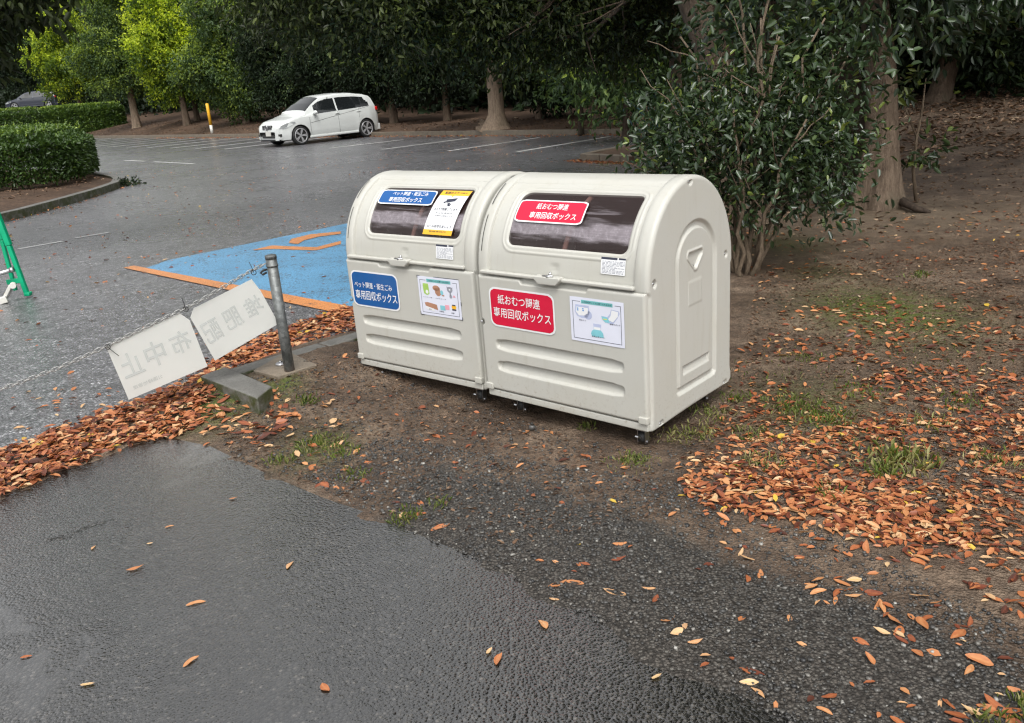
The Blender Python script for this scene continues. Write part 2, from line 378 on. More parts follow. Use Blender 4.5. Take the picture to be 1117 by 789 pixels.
M['leaf_hedge'] = leaf_mat('hedge_leaf', G1((.020, .042, .012), (.055, .105, .022), (.14, .22, .036), (.32, .42, .06)), .38, .22)
M['leaf_fallen'] = leaf_mat('fallen_leaf', [(0, (.06, .022, .014)), (.22, (.18, .050, .026)), (.5, (.39, .130, .050)), (.75, (.54, .25, .105)), (.93, (.60, .40, .22)), (.99, (.62, .44, .24)), (1, (.60, .40, .06))], .42, .08, .45)
M['leaf_old'] = leaf_mat('old_fallen_leaf', [(0, (.05, .030, .02)), (.5, (.13, .075, .045)), (.85, (.25, .16, .10)), (1, (.40, .30, .20))], .6, .05, .3)
M['grass'] = leaf_mat('grass_blade', [(0, (.06, .09, .018)), (.6, (.15, .21, .035)), (1, (.36, .33, .14))], .5, .3)
M['pebble'] = None
t = NT('pebble'); M['pebble'] = t.done(t.pr(t.ramp(t.attr('tint'), [(0, (.02, .02, .021)), (.6, (.07, .067, .062)), (.85, (.15, .14, .125)), (1, (.34, .33, .30))]), .4))

# ------------------------------------------------------------------ world and sun
w = bpy.data.worlds.new('World'); SC.world = w; w.use_nodes = True; nt = w.node_tree; nt.nodes.clear()
SUN_EL, SUN_AZ = math.radians(56), math.radians(176)      # azimuth measured clockwise from +Y
sky = nt.nodes.new('ShaderNodeTexSky'); sky.sky_type = 'NISHITA'; sky.sun_disc = False; sky.sun_elevation = SUN_EL; sky.sun_rotation = SUN_AZ
sky.dust_density = 4.0; sky.air_density = 1.2; sky.ozone_density = 1.0
hs = nt.nodes.new('ShaderNodeHueSaturation'); hs.inputs['Saturation'].default_value = .07
bg = nt.nodes.new('ShaderNodeBackground'); bg.inputs[1].default_value = .15
ow = nt.nodes.new('ShaderNodeOutputWorld')
nt.links.new(sky.outputs[0], hs.inputs['Color']); nt.links.new(hs.outputs[0], bg.inputs[0]); nt.links.new(bg.outputs[0], ow.inputs[0])
sl = bpy.data.lights.new('sun', 'SUN'); sl.energy = .75; sl.angle = math.radians(26); sl.color = (1, .97, .92)
so = bpy.data.objects.new('sun', sl); COL.objects.link(so)
sd = Vector((math.sin(SUN_AZ)*math.cos(SUN_EL), math.cos(SUN_AZ)*math.cos(SUN_EL), math.sin(SUN_EL)))
so.rotation_euler = (-sd).to_track_quat('-Z', 'Y').to_euler(); so.location = (0, -5, 12)
SC.view_settings.view_transform = 'Standard'; SC.view_settings.look = 'None'; SC.view_settings.gamma = 1; SC.view_settings.exposure = 0.77
SC.render.engine = 'CYCLES'
cy = SC.cycles; cy.use_denoising = True; cy.use_adaptive_sampling = False; cy.pixel_filter_type = 'BLACKMAN_HARRIS'; cy.filter_width = 1.25; cy.max_bounces = 6; cy.diffuse_bounces = 3; cy.glossy_bounces = 3; cy.transmission_bounces = 3; cy.transparent_max_bounces = 8
cy.caustics_reflective = False; cy.caustics_refractive = False; cy.sample_clamp_indirect = 6
# ================================================================== COLLECTION BOXES
W, D, EZ, EA, EB = .984, .766, .713, .383, .442
def rrect(x0, x1, y0, y1, r, n=24):
    r = r if isinstance(r, (tuple, list)) else (r,)*4                  # BL BR TR TL
    cs = [((x0+r[0], y0+r[0]), 180, r[0]), ((x1-r[1], y0+r[1]), 270, r[1]), ((x1-r[2], y1-r[2]), 0, r[2]), ((x0+r[3], y1-r[3]), 90, r[3])]
    out = []
    def arc(c, a0, a1, q): return [(c[0]+q*math.cos(math.radians(a)), c[1]+q*math.sin(math.radians(a))) for a in np.linspace(a0, a1, 9)]
    for i in range(4):
        (c0, a0, q0), (c1, a1, q1) = cs[i], cs[(i+1) % 4]
        pl = np.array(arc(c0, a0+45, a0+90, q0)+arc(c1, a1, a1+45, q1)); seg = np.r_[0, np.cumsum(np.hypot(*np.diff(pl, axis=0).T))]
        u = np.linspace(0, seg[-1], n+1)[:-1]; out += list(zip(np.interp(u, seg, pl[:, 0]), np.interp(u, seg, pl[:, 1])))
    return np.array(out)
def ringmesh(name, rings, mat, parent, smooth=True, flip=False):
    R = np.array(rings); K, N, _ = R.shape
    Q = grid_quads(N, K, True); V = R.transpose(1, 0, 2).reshape(-1, 3)
    if flip: Q = Q[:, ::-1]
    return quads(name, V, Q, mat, parent, smooth)
def fmap(x, z, off=0): x = np.asarray(x, float); return np.stack([x, np.full(x.shape, -.0135-off), np.asarray(z, float)], -1)
KL = .955
def lmap(x, s, off=0):
    th = np.asarray(s, float)/.395; x = np.asarray(x, float)
    return np.stack([x, EA-(EA*KL+off)*np.cos(th), EZ+(EB*KL+off)*np.sin(th)], -1)
deg = lambda a: math.radians(a)*.395
def patch(name, pts, mapf, off, mat, parent, k=7):
    c = pts.mean(0); return ringmesh(name, [mapf(*(pts*(1-s)+c*s).T, off) for s in np.linspace(0, .995, k)], mat, parent, False)
_tc = {}
def text_geo(txt, bold=.0):
    key = (txt, bold)
    if key not in _tc:
        cu = bpy.data.curves.new('tmp_text', 'FONT'); cu.body = txt; cu.size = 1; cu.resolution_u = 3; cu.offset = bold
        ob = bpy.data.objects.new('tmp_text', cu); COL.objects.link(ob); dg = bpy.context.evaluated_depsgraph_get(); dg.update()
        me = bpy.data.meshes.new_from_object(ob.evaluated_get(dg)); V = np.array([v.co[:2] for v in me.vertices]); Fc = [tuple(p.vertices) for p in me.polygons]
        bpy.data.objects.remove(ob); bpy.data.curves.remove(cu); bpy.data.meshes.remove(me); _tc[key] = (V, Fc)
    return _tc[key]
def lettering(txts, mapf, off, mat, parent, name='lettering', mirror=False):
    """txts: (string, x0, x1, y0, y1, bold) each fitted into its box"""
    for (txt, x0, x1, y0, y1, b) in txts:
        mb = MB(); V, Fc = text_geo(txt, b)
        if not len(V): continue
        lo, hi = V.min(0), V.max(0); q = (V-lo)/(hi-lo)
        if mirror: q[:, 0] = 1-q[:, 0]
        mb.add(mapf(x0+q[:, 0]*(x1-x0), y0+q[:, 1]*(y1-y0), off), Fc); mb.build(name, mat, parent)
def shapes(name, polys, mapf, off, mat, parent):
    if name == 'drawing' and len(polys) > 1:
        for p in polys: shapes(name, [p], mapf, off, mat, parent)
        return
    mb = MB()
    for p in polys:
        p = np.array(p, float); mb.add(mapf(p[:, 0], p[:, 1], off), [tuple(range(len(p)))])
    return mb.build(name, mat, parent)
def oval(cx, cy, rx, ry, n=18, a0=0, a1=360): return [(cx+rx*math.cos(math.radians(a)), cy+ry*math.sin(math.radians(a))) for a in np.linspace(a0, a1, n, endpoint=(a1-a0) < 360)]
def rect(x0, y0, x1, y1): return [(x0, y0), (x1, y0), (x1, y1), (x0, y1)]

# --- side panel: solid end cheek with arched top, rounded outer edge, embossed arch
def side_outline(n=560):
    p = [(.006, .085), (.012, .15), (.012, .685), (-.001, .706)]
    p += [(EA-(EA+.001)*math.cos(a), EZ+(EB-.007)*math.sin(a)) for a in np.linspace(0, PI, 120)]
    p += [(.767, .706), (.757, .685), (.757, .150), (.766, .12), (.766, .085), (.748, .068), (.02, .062), (.008, .066)]
    p = np.array(p+[p[0]]); s = np.r_[0, np.cumsum(np.hypot(*np.diff(p, axis=0).T))]; u = np.linspace(0, s[-1], n+1)[:-1]
    return np.stack([np.interp(u, s, p[:, 0]), np.interp(u, s, p[:, 1])], 1)[::-1]
ARCH = [(.25, .16), (.57, .16), (.585, .163), (.60, .18)]+[(.412+.192*math.cos(a), .765+.185*math.sin(a)) for a in np.linspace(0, PI, 26)]+[(.222, .18), (.235, .163)]
TRI = [(.338, .800), (.345, .812), (.462, .812), (.472, .800), (.470, .785), (.415, .728), (.398, .728), (.338, .788)]
def side_h(y, z):
    d = poly_sdf(y, z, ARCH); h = -.015*sstep(.004, -.014, d)+.012*sstep(-.030, -.040, d)
    dp = poly_sdf(y, z, [(.285, .245), (.535, .245), (.535, .292), (.285, .292)]); h -= .016*sstep(.002, -.010, dp)*np.clip((z-.235)/.05, .3, 1)
    dt = poly_sdf(y, z, TRI); h += .004*sstep(.012, .006, dt)-.014*sstep(.0, -.008, dt)
    dl = poly_sdf(y, z, [(.342, .565), (.463, .565), (.463, .675), (.342, .675)]); h += .0022*sstep(.003, .0, np.abs(dl))*0+.002*sstep(.003, -.002, dl)
    for (by, bz, r) in ((.053, .734, .019), (.36, 1.124, .020), (.694, .737, .018), (.087, .080, .020), (.694, .080, .020)):
        h -= .012*sstep(r, r-.006, np.hypot(y-by, z-bz))
    return h
SO = side_outline()
def side_rings(xin=.07):
    tgt = np.stack([np.full(len(SO), .383), np.clip(SO[:, 1], .30, .72)], 1); dist = np.hypot(*(tgt-SO).T)
    def at(x, inset, feat=False):
        q = SO+(tgt-SO)*(inset/dist)[:, None] if np.ndim(inset) else SO+(tgt-SO)*np.minimum(inset/dist, 1)[:, None]
        xx = np.full(len(SO), x)+(side_h(q[:, 0], q[:, 1]) if feat else 0); return np.stack([xx, q[:, 0], q[:, 1]], 1)
    rings = [at(W-xin, .06), at(W-xin, .004), at(W-xin+.004, 0), at(W-.045, 0), at(W-.024, 0)]
    for a in np.linspace(15, 90, 7): rings.append(at(W-.022+.022*math.sin(math.radians(a)), .022*(1-math.cos(math.radians(a))), a > 80))
    for s in np.linspace(0, 1, 118)[1:]:
        rings.append(at(W, .022+(dist-.0221)*s, True))
    return rings
SR = side_rings()

def front_panel(parent):
    xs = np.linspace(.010, .974, 300); zs = np.linspace(.109, .702, 186); X, Z = np.meshgrid(xs, zs, indexing='ij')
    d = np.minimum(np.minimum(X-xs[0], xs[-1]-X), np.minimum(Z-zs[0], zs[-1]-Z)); t = np.clip(1-d/.014, 0, 1)
    y = -.012+.012*(1-np.sqrt(1-t*t))
    for z0 in (.325, .212):
        p = rrect(.098, .858, z0, z0+.062, .029, 12); ds = poly_sdf(X, Z, p); y += .027*sstep(.002, -.012, ds)*np.clip(.30+.9*(Z-z0)/.062, 0, 1)
    ds = poly_sdf(X, Z, [(.250, .74), (.287, .679), (.668, .679), (.702, .74)]); y += .019*sstep(.001, -.007, ds)
    y += .016*sstep(.022, .014, np.hypot(X-.012, Z-.462))
    y += .0012*(fbm(X*9, Z*9, 3)-.5)
    V = np.stack([X, y, Z], -1)
    V = np.concatenate([V[:1], V, V[-1:]], 0); V = np.concatenate([V[:, :1], V, V[:, -1:]], 1)
    V[0, :, 1] = V[-1, :, 1] = .03; V[:, 0, 1] = V[:, -1, 1] = .03
    nu, nv = V.shape[:2]
    return quads('front_panel', V.reshape(-1, 3), grid_quads(nu, nv), M['resin'], parent, True)
def lid(parent):
    outer = rrect(.028, W-.028, deg(1.5), deg(72), .002, 70); inner = rrect(.176, .856, deg(19.6), deg(61.5), (.034, .034, .03, .05), 70)
    ss = np.r_[np.linspace(0, .55, 9)[:-1], np.linspace(.55, 1, 34)]; rings = []
    iw = inner
    for s in ss:
        q = outer*(1-s)+inner*s; dd = poly_sdf(q[:, 0], q[:, 1], iw)
        h = -.006*sstep(.010, .0, dd)+.003*sstep(.040, .030, dd)-.003*sstep(.028, .02, dd)
        h -= .005*sstep(.002, -.006, poly_sdf(q[:, 0], q[:, 1], [(.452, .028), (.494, .028), (.494, .070), (.452, .070)]))
        rings.append(lmap(q[:, 0], q[:, 1], h))
    rings.append(lmap(inner[:, 0], inner[:, 1], -.018))
    o = ringmesh('lid', rings, M['resin'], parent)
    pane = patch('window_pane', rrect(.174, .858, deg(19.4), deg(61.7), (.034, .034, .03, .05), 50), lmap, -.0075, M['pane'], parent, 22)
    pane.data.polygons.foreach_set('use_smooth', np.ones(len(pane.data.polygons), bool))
    mb = MB(); mb.tube([lmap(.548-.0011*a, deg(63-a), -.030) for a in np.linspace(0, 50, 12)], .012, 8); mb.build('inner_strut', M['strut'], parent, True)
    # rear cover and back
    th = np.linspace(math.radians(70), PI, 40); V = [[(x, EA-EA*KL*math.cos(a), EZ+EB*KL*math.sin(a)) for x in (.03, W-.03)] for a in th]+[[(x, .74, .10) for x in (.03, W-.03)]]
    quads('rear_cover', np.array(V).transpose(1, 0, 2).reshape(-1, 3), grid_quads(2, 41), M['resin'], parent, True)
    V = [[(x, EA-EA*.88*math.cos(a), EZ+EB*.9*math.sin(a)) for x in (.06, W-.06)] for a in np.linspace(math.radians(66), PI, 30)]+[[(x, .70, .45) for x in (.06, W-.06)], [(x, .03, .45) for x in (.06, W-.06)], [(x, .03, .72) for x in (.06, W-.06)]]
    quads('shade_shell', np.array(V).transpose(1, 0, 2).reshape(-1, 3), grid_quads(2, len(V)), M['inner'], parent, True)  # added shell, coloured dark as the shade behind the window
def make_bin(name):
    root = empty(name)
    front_panel(root); lid(root)
    ringmesh('side_panel', SR, M['resin'], root)
    L = [np.stack([W-r[:, 0], r[:, 1], r[:, 2]], 1) for r in SR]; ringmesh('side_panel', L, M['resin'], root, True, True)
    # hinge rail on the crown
    prof = [(EA-(EA*k)*math.cos(a), EZ+(EB*k)*math.sin(a)) for k, rg in ((.94, np.linspace(1.20, 1.95, 14)), (.982, np.linspace(1.86, 1.29, 12))) for a in rg]
    prof.insert(14, (EA-EA*.965*math.cos(1.93), EZ+EB*.965*math.sin(1.93))); prof.append((EA-EA*.960*math.cos(1.252), EZ+EB*.960*math.sin(1.252)))
    mb = MB(); n = len(prof); V = [(x, p[0], p[1]) for x in (.066, W-.066) for p in prof]
    mb.add(V, [(i, (i+1) % n, n+(i+1) % n, n+i) for i in range(n)]); mb.build('hinge_rail', M['resin'], root, True)
    # seam lip and handle
    mb = MB(); mb.box((W/2-.016, -.002, .7205), (W-.096, .030, .017)); mb.build('lid_lip', M['resin'], root, bevel=.005)
    mb = MB(); P = [(.388, .737), (.538, .737), (.538, .722), (.516, .699), (.414, .699), (.388, .722)]
    V = [(x, y, z) for y in (-.038, .004) for x, z in P]; mb.add(V, [(5, 4, 3, 2, 1, 0), (6, 7, 8, 9, 10, 11)]+[(i, (i+1) % 6, 6+(i+1) % 6, 6+i) for i in range(6)]); h = mb.build('handle', M['resin'], root, bevel=.005)
    mb = MB(); mb.tube([(.470, -.022, .736), (.470, -.022, .744)], [.016, .014], 14); mb.tube([(.44, -.030, .7405), (.498, -.026, .742)], .0035, 8); mb.tube([(.476, -.02, .742), (.478, -.016, .757)], [.009, .004], 8); mb.build('latch', M['steel'], h, True)
    # slit openings along the rim inside the left cheek
    for a0, a1 in ((14, 38), (46, 66)):
        mb = MB()
        for a in np.linspace(a0, a1, 9)[:-1]:
            b = a+(a1-a0)/8; V = [(.030, *lmap(0, deg(q), .0195)[1:]) for q in (a, b)]+[(.0345, *lmap(0, deg(q), .0195)[1:]) for q in (b, a)]; mb.add(V, [(0, 1, 2, 3)])
        mb.build('rim_slot', M['gap'], root)
    # base, corner brackets
    mb = MB(); mb.box((W/2, (D-.016)/2-.004, .0855), (W-.026, D-.014, .036)); mb.build('base', M['resin'], root, bevel=.006)
    for x in (.032, W-.032):
        mb = MB(); mb.box((x, -.004, .1235), (.048, .030, .034)); mb.build('corner_bracket', M['resin'], root, bevel=.005)
    # bolts on the cheek
    for (by, bz) in ((.053, .734), (.36, 1.124), (.694, .737), (.087, .080), (.694, .080)):
        mb = MB(); mb.tube([(W-.014, by, bz), (W-.005, by, bz)], [.008, .006], 10); mb.build('bolt', M['steel'], root, True)
    mb = MB(); mb.tube([(.014, -.004, .462), (.004, -.010, .462)], [.008, .006], 8); mb.build('bolt', M['steel'], root, True)
    mb = MB(); mb.tube([(W-.013, .39, .742), (W-.004, .39, .742)], [.009, .006], 10); mb.build('bolt', M['steel'], root, True)
    # raised maker's mark on the cheek: frame and strokes
    mb = MB(); xs = W-.0065
    def st(a, b, w=.005): mb.beam((xs, *a), (xs, *b), .004, w, (1, 0, 0)) if False else mb.tube([(xs, *a), (xs, *b)], w/2, 6)
    for a, b in (((.352, .655), (.350, .610)), ((.350, .610), (.385, .632)), ((.385, .632), (.390, .642)), ((.394, .640), (.398, .615)), ((.372, .640), (.452, .656)), ((.415, .648), (.414, .620)), ((.43, .636), (.452, .640)), ((.346, .585), (.462, .588))): st(a, b, .0045)
    mb.build('embossed_mark', M['resin'], root)
    for x, y in ((.17, .07), (W-.075, .05), (.13, .66), (W-.10, .66)):
        mb = MB(); mb.tube([(x-.014, y, .014), (x+.014, y, .014)], .025, 18); c = mb.build('caster', M['rubber'], root, True)
        mb = MB(); mb.beam((x-.020, y, -.012), (x-.020, y, .056), .004, .032, (0, 1, 0)); mb.beam((x+.020, y, -.012), (x+.020, y, .056), .004, .032, (0, 1, 0)); mb.box((x, y, .054), (.044, .05, .005)); mb.tube([(x, y, .056), (x, y, .072)], .02, 10); mb.tube([(x-.026, y, -.006), (x+.026, y, -.006)], .007, 8); mb.beam((x, y-.03, .02), (x, y-.055, .035), .016, .006); mb.build('fork', M['steel'], c)
    return root
def place(o, x, y, yaw):
    o.rotation_euler = (0, 0, yaw); o.location = (x-W*math.cos(yaw), y-W*math.sin(yaw), 0)
def copy_tree(o, parent=None):
    c = o.copy(); COL.objects.link(c)
    if parent is not None: c.parent = parent; c.matrix_parent_inverse = o.matrix_parent_inverse
    for ch in list(o.children): copy_tree(ch, c)
    return c
binB = make_bin('collection_box')
binA = copy_tree(binB)
place(binB, .593, 3.439, -.735); place(binA, -.150, 4.148, -.700)
tag(binB, 'beige resin waste collection box with red signs for paper nappies, nearer the camera', 'waste box', 'pair of wheeled waste collection boxes')
tag(binA, 'beige resin waste collection box with blue signs, left of the red-signed one', 'waste box', 'pair of wheeled waste collection boxes')

def sign(parent, x0, x1, y0, y1, r, mapf, col, lines, name, label, b=.009):
    base = patch(name, rrect(x0, x1, y0, y1, r, 18), mapf, .0012, M['white_sign'], parent); base['label'] = label
    patch('colour_field', rrect(x0+b, x1-b, y0+b, y1-b, r-b*.6, 18), mapf, .0020, M[col], base)
    w_, h_ = x1-x0, y1-y0
    lettering([(t_, x0+a*w_, x0+c*w_, y1-f*h_, y1-e*h_, bo) for (t_, a, c, e, f, bo) in lines], mapf, .0028, M['white_sign'], base)
    return base
L1, L2, L3 = '紙おむつ関連', '専用回収ボックス', 'ペット関連・衛生ごみ'
sign(binB, .080, .487, .452, .652, .036, fmap, 'red_sign', [(L1, .14, .79, .17, .41 , .006), (L2, .06, .94, .50, .75, .008)], 'front_sign', 'red sign with white Japanese lettering for paper nappies')
sign(binB, .187, .588, deg(35.6), deg(53), .022, lmap, 'red_sign', [(L1, .28, .74, .16, .44 , .006), (L2, .22, .90, .56, .84, .010)], 'lid_sign', 'red sign stuck on the window', .007)
sign(binA, .040, .425, .436, .645, .038, fmap, 'blue_sign', [(L3, .07, .87, .30, .47 , .006), (L2, .07, .95, .54, .80, .008)], 'front_sign', 'blue sign with white Japanese lettering for pet waste')
sign(binA, .190, .612, deg(43.4), deg(57.6), .020, lmap, 'blue_sign', [(L3, .22, .86, .14, .42 , .006), (L2, .20, .80, .54, .86, .010)], 'lid_sign', 'blue sign stuck on the window', .007)

def spec_label(parent, x0, x1, s0, s1):
    b = patch('data_label', rrect(x0, x1, s0, s1, .002, 8), lmap, .0045, M['white_sign'], parent); b['label'] = 'small white data label of fine print'
    w_, h_ = x1-x0, s1-s0; shapes('header_bar', [rect(x0, s1-.13*h_, x0+.66*w_, s1), rect(x0+.72*w_, s1-.10*h_, x1, s1)], lmap, .0052, M['ink'], b)
    R = random.Random(3); pl = []
    for i in range(10):
        y = s1-(.22+.075*i)*h_; x = x0+.05*w_
        while x < x0+(.95 if i not in (4, 6) else .6)*w_:
            l = R.uniform(.03, .16)*w_; pl.append(rect(x, y-.03*h_, min(x+l, x1-.03*w_), y)); x += l+R.uniform(.02, .05)*w_
    shapes('fine_print', pl, lmap, .0052, M['ink2'], b)
spec_label(binB, .733, .860, deg(7.2), deg(17.2)); spec_label(binA, .708, .830, deg(5.0), deg(14.8))

def poster(parent, x0, x1, y0, y1, label):
    w_, h_ = x1-x0, y1-y0
    def mp(u, v, off=0): u = np.asarray(u, float); return fmap(x0+u*w_, y1-np.asarray(v, float)*h_, off)
    def tx(u, v, off=0): u = np.asarray(u, float); return fmap(x0+u*w_, y0+np.asarray(v, float)*h_, off)
    base = patch('notice_sheet', rrect(x0, x1, y0, y1, .003, 8), fmap, .0014, M['paper'], parent); base['label'] = label
    return base, mp, tx
def frame_lines(mp, base):
    t_ = .008; shapes('border_line', [rect(.05, .09, .05+t_, .93), rect(.94, .09, .94+t_, .93), rect(.05, .925, .95, .935), rect(.05, .09, .2, .10), rect(.84, .09, .95, .10)], mp, .0020, M['ink'], base)
    shapes('heading_band', [rect(.22, .055, .80, .135)], mp, .0020, M['teal'], base)
base, mp, tx = poster(binB, .578, .870, .449, .657, 'white notice sheet with three nappy drawings'); frame_lines(mp, base)
lettering([('この回収ボックスに捨てられるもの', .24, .78, .885, .925, .01), ('紙おむつ', .17, .30, .475, .51, .01), ('尿取りパッド', .74, .93, .475, .51, .01), ('お尻ふきシート', .40, .64, .145, .18, .01)], tx, .0028, M['ink'], base)
shapes('drawing', [[(.11, .17), (.36, .17), (.37, .33), (.33, .44), (.22, .46), (.13, .42), (.09, .33)], oval(.34, .38, .075, .10)], mp, .0020, M['lilac'], base)
shapes('drawing', [[(.125, .22), (.345, .22), (.34, .34), (.27, .40), (.17, .41), (.11, .33)], [(.78, .20), (.90, .22), (.89, .32), (.80, .46), (.71, .42), (.76, .32)], rect(.445, .62, .565, .72)], mp, .0024, M['white_sign'], base)
shapes('drawing', [rect(.135, .24, .165, .265), rect(.135, .28, .165, .305), rect(.235, .24, .265, .265), rect(.24, .28, .27, .305)], mp, .0028, M['blue_ink'], base)
shapes('drawing', [[(.77, .185), (.905, .20), (.925, .25), (.88, .36), (.80, .50), (.70, .50), (.60, .40), (.59, .35), (.70, .36), (.75, .28)]], mp, .0018, M['lilac'], base)
shapes('drawing', [[(.59, .36), (.70, .37), (.745, .48), (.66, .485), (.61, .43)], [(.40, .72), (.44, .68), (.57, .68), (.61, .74), (.62, .84), (.40, .84), (.385, .78)]], mp, .0026, M['aqua'], base)
shapes('drawing', [rect(.62, .405, .69, .425)], mp, .0030, M['yellow_ink'], base); shapes('drawing', [[(.43, .55), (.58, .55), (.57, .69), (.44, .69)]], mp, .0018, M['lilac'], base)
base, mp, tx = poster(binA, .583, .880, .444, .655, 'white notice sheet with six small drawings and black corners'); frame_lines(mp, base)
shapes('sheet_edge', [rect(-.012, -.012, .06, 0), rect(-.012, 0, 0, .06), rect(.4, -.014, 1.0, 0), rect(1.0, .55, 1.014, .64), rect(.93, 1.0, 1.014, 1.014), rect(1.0, .93, 1.014, 1.0), rect(-.012, .92, 0, 1.012), rect(0, 1.0, .08, 1.012)], mp, .0018, M['ink'], base)
lettering([('この回収ボックスに捨てられるもの', .24, .76, .885, .925, .01), ('ペットフード袋', .10, .32, .455, .485, .01), ('ペットシーツ', .40, .66, .455, .485, .02), ('猫砂', .22, .28, .145, .18, .01), ('生理用品', .47, .58, .125, .16, .01), ('紙類', .76, .83, .125, .16, .01)], tx, .0028, M['ink'], base)
shapes('drawing', [[(.12, .18), (.25, .18), (.255, .24), (.265, .44), (.20, .48), (.13, .44), (.115, .25)]], mp, .0020, M['green_ink'], base)
shapes('drawing', [oval(.21, .39, .035, .05)], mp, .0026, M['white_sign'], base)
shapes('drawing', [oval(.44, .27, .085, .07), [(.40, .28), (.53, .25), (.55, .42), (.50, .47), (.45, .46), (.41, .40)], oval(.21, .40, .02, .04), oval(.60, .44, .03, .02), [(.12, .68), (.20, .66), (.42, .70), (.44, .84), (.36, .82), (.14, .76)]], mp, .0022, M['brown_ink'], base)
shapes('drawing', [oval(.77, .27, .065, .075), [(.70, .19), (.74, .22), (.71, .26)], [(.84, .20), (.80, .22), (.83, .26)], rect(.76, .33, .79, .42), oval(.78, .44, .03, .05)], mp, .0022, M['ink2'], base)
shapes('drawing', [oval(.77, .27, .02, .02), [(.13, .77), (.34, .81), (.36, .88), (.16, .84)]], mp, .0028, M['white_sign'], base)
shapes('drawing', [oval(.57, .37, .035, .06), rect(.50, .70, .62, .82)], mp, .0024, M['aqua'], base)
shapes('drawing', [rect(.62, .67, .72, .79), [(.86, .39), (.90, .45), (.82, .45)]], mp, .0024, M['pink_ink'], base)
shapes('drawing', [oval(.83, .70, .055, .06)], mp, .0022, M['orange_sign'], base)
shapes('drawing', [rect(.79, .64, .87, .67), rect(.785, .75, .88, .79)], mp, .0026, M['ink'], base)

# orange-banded camera warning sheet on the blue box's window (leans a little with the lid)
def wmap(u, v, off=0):
    u = np.asarray(u, float); v = np.asarray(v, float); return lmap(.600+u*.205+v*.042, deg(21.3)+v*(deg(58.2)-deg(21.3)), off)
ws = ringmesh('warning_sheet', [wmap(*(rrect(0, 1, 0, 1, .01, 14)*(1-s)+.5*s).T, .0014) for s in np.linspace(0, .99, 14)], M['white_sign'], binA, False); ws['label'] = 'white and orange camera warning sheet on the window'
def band(v0, v1): 
    vs = np.linspace(v0, v1, 6); return np.array([wmap(u, v, .0022) for u in (0, 1) for v in vs])
for v0, v1 in ((.86, 1.0), (0, .10)):
    mb = MB(); mb.add(band(v0, v1), [(i, i+1, 7+i, 6+i) for i in range(5)]); mb.build('orange_band', M['orange_sign'], ws)
mb = MB(); mb.add([wmap(u, v, .0022) for u, v in ((.42, .86), (.52, .86), (.47, .82))], [(0, 1, 2)]); mb.build('orange_pointer', M['orange_sign'], ws)
lettering([('監視カメラ', .14, .62, .90, .97, .02), ('作動中', .66, .90, .915, .95, .01), ('カメラで監視しています', .10, .90, .50, .56, .01), ('不法投棄禁止', .20, .80, .43, .46, 0), ('この場所は録画中です', .16, .84, .37, .40, 0), ('ルールを守りましょう', .08, .92, .14, .20, .01), ('管理事務所', .2, .8, .05, .08, 0)], wmap, .0030, M['ink'], ws)
shapes('camera_symbol', [[(.34, .76), (.70, .80), (.66, .72), (.40, .68)], [(.30, .70), (.38, .72), (.37, .67), (.31, .66)], [(.45, .67), (.56, .68), (.52, .63), (.60, .66), (.57, .60), (.50, .60)]], wmap, .0030, M['ink'], ws)
# ================================================================== GROUND, KERBS, MARKINGS
def sheet(name, poly, z, mat, label=None):
    me = bpy.data.meshes.new(name); me.from_pydata([(float(p[0]), float(p[1]), z) for p in poly], [], [tuple(range(len(poly)))]); me.update()
    if me.polygons[0].normal.z < 0: me.flip_normals()
    return tag(link(name, me, mat), label, kind='structure')
K0 = np.array([3.62, 22.8]); KT = np.array([-.652, .758]); KN = np.array([.758, .652])      # far kerb line: point, direction to the left, direction into the bed
def K(t, d=0): return K0+KT*t+KN*d
tag(sheet('ground', [(-400, -60), (400, -60), (400, 700), (-400, 700)], -.06, M['bed']), kind='structure')
# parking lot
LOT = [(-1.9, 4.95), (-1.70, 5.08), (-1.02, 5.80), (1.85, 8.90), (2.5, 9.75), (2.9, 15.0), (5.0, 17.2), tuple(K(-4)), tuple(K(75)), (-70, 80), (-70, -10), (-12, -3.6), (-2.75, 3.82), (-2.2, 4.45)]
sheet('parking_lot', LOT, 0.0, M['lot'])
PATHP = [(0, 545), (60, 517), (140, 486), (185, 478), (230, 488), (265, 505), (300, 522), (355, 545), (400, 560), (470, 590), (560, 625), (640, 665), (720, 715), (800, 750), (880, 789)]
PATH = [tuple(G(*q)[:2]) for q in PATHP]
PATH = [(-14, -4.6)]+PATH+[(1.3, .6), (2.2, -1.5), (4, -6), (-14, -6)]
# --- soil: one height field, dipping under the two asphalt sheets
ST = [(-1.98, 5.02), (-1.44, 4.60)]
def soil_h(X, Y):
    dl = poly_sdf(X, Y, LOT); dp = poly_sdf(X, Y, PATH)
    n = fbm(X*1.7, Y*1.7, 5)-.47; n2 = fbm(X*9, Y*9, 9)-.47
    h = .012+.05*n*sstep(0, .8, dp)+.014*n2
    h = h+.088*np.exp(-(((X+1.15)/.48)**2+((Y-5.0)/.60)**2))+.05*np.exp(-(((X+1.68)/.42)**2+((Y-4.6)/.32)**2))
    h = h+.05*sstep(2, 9, X)*sstep(6, 12, Y)+.55*sstep(10, 18, Y)*sstep(3.5, 8, X)+.25*sstep(14, 22, Y)*sstep(3, 8, X)
    h = h-.044*np.exp(-(((X-.1)/1.15)**2+((Y-4.05)/.95)**2)**2)
    h = np.where(dl < 0, -.05, h*sstep(-.02, .12, dl)+.0)
    e = dp+.10+.20*(fbm(X*2.6, Y*2.6, 21)-.5)+.10*(fbm(X*11, Y*11, 22)-.5)
    h = h*sstep(.0, .22, e)-.035*(1-sstep(-.10, .03, e))
    return h
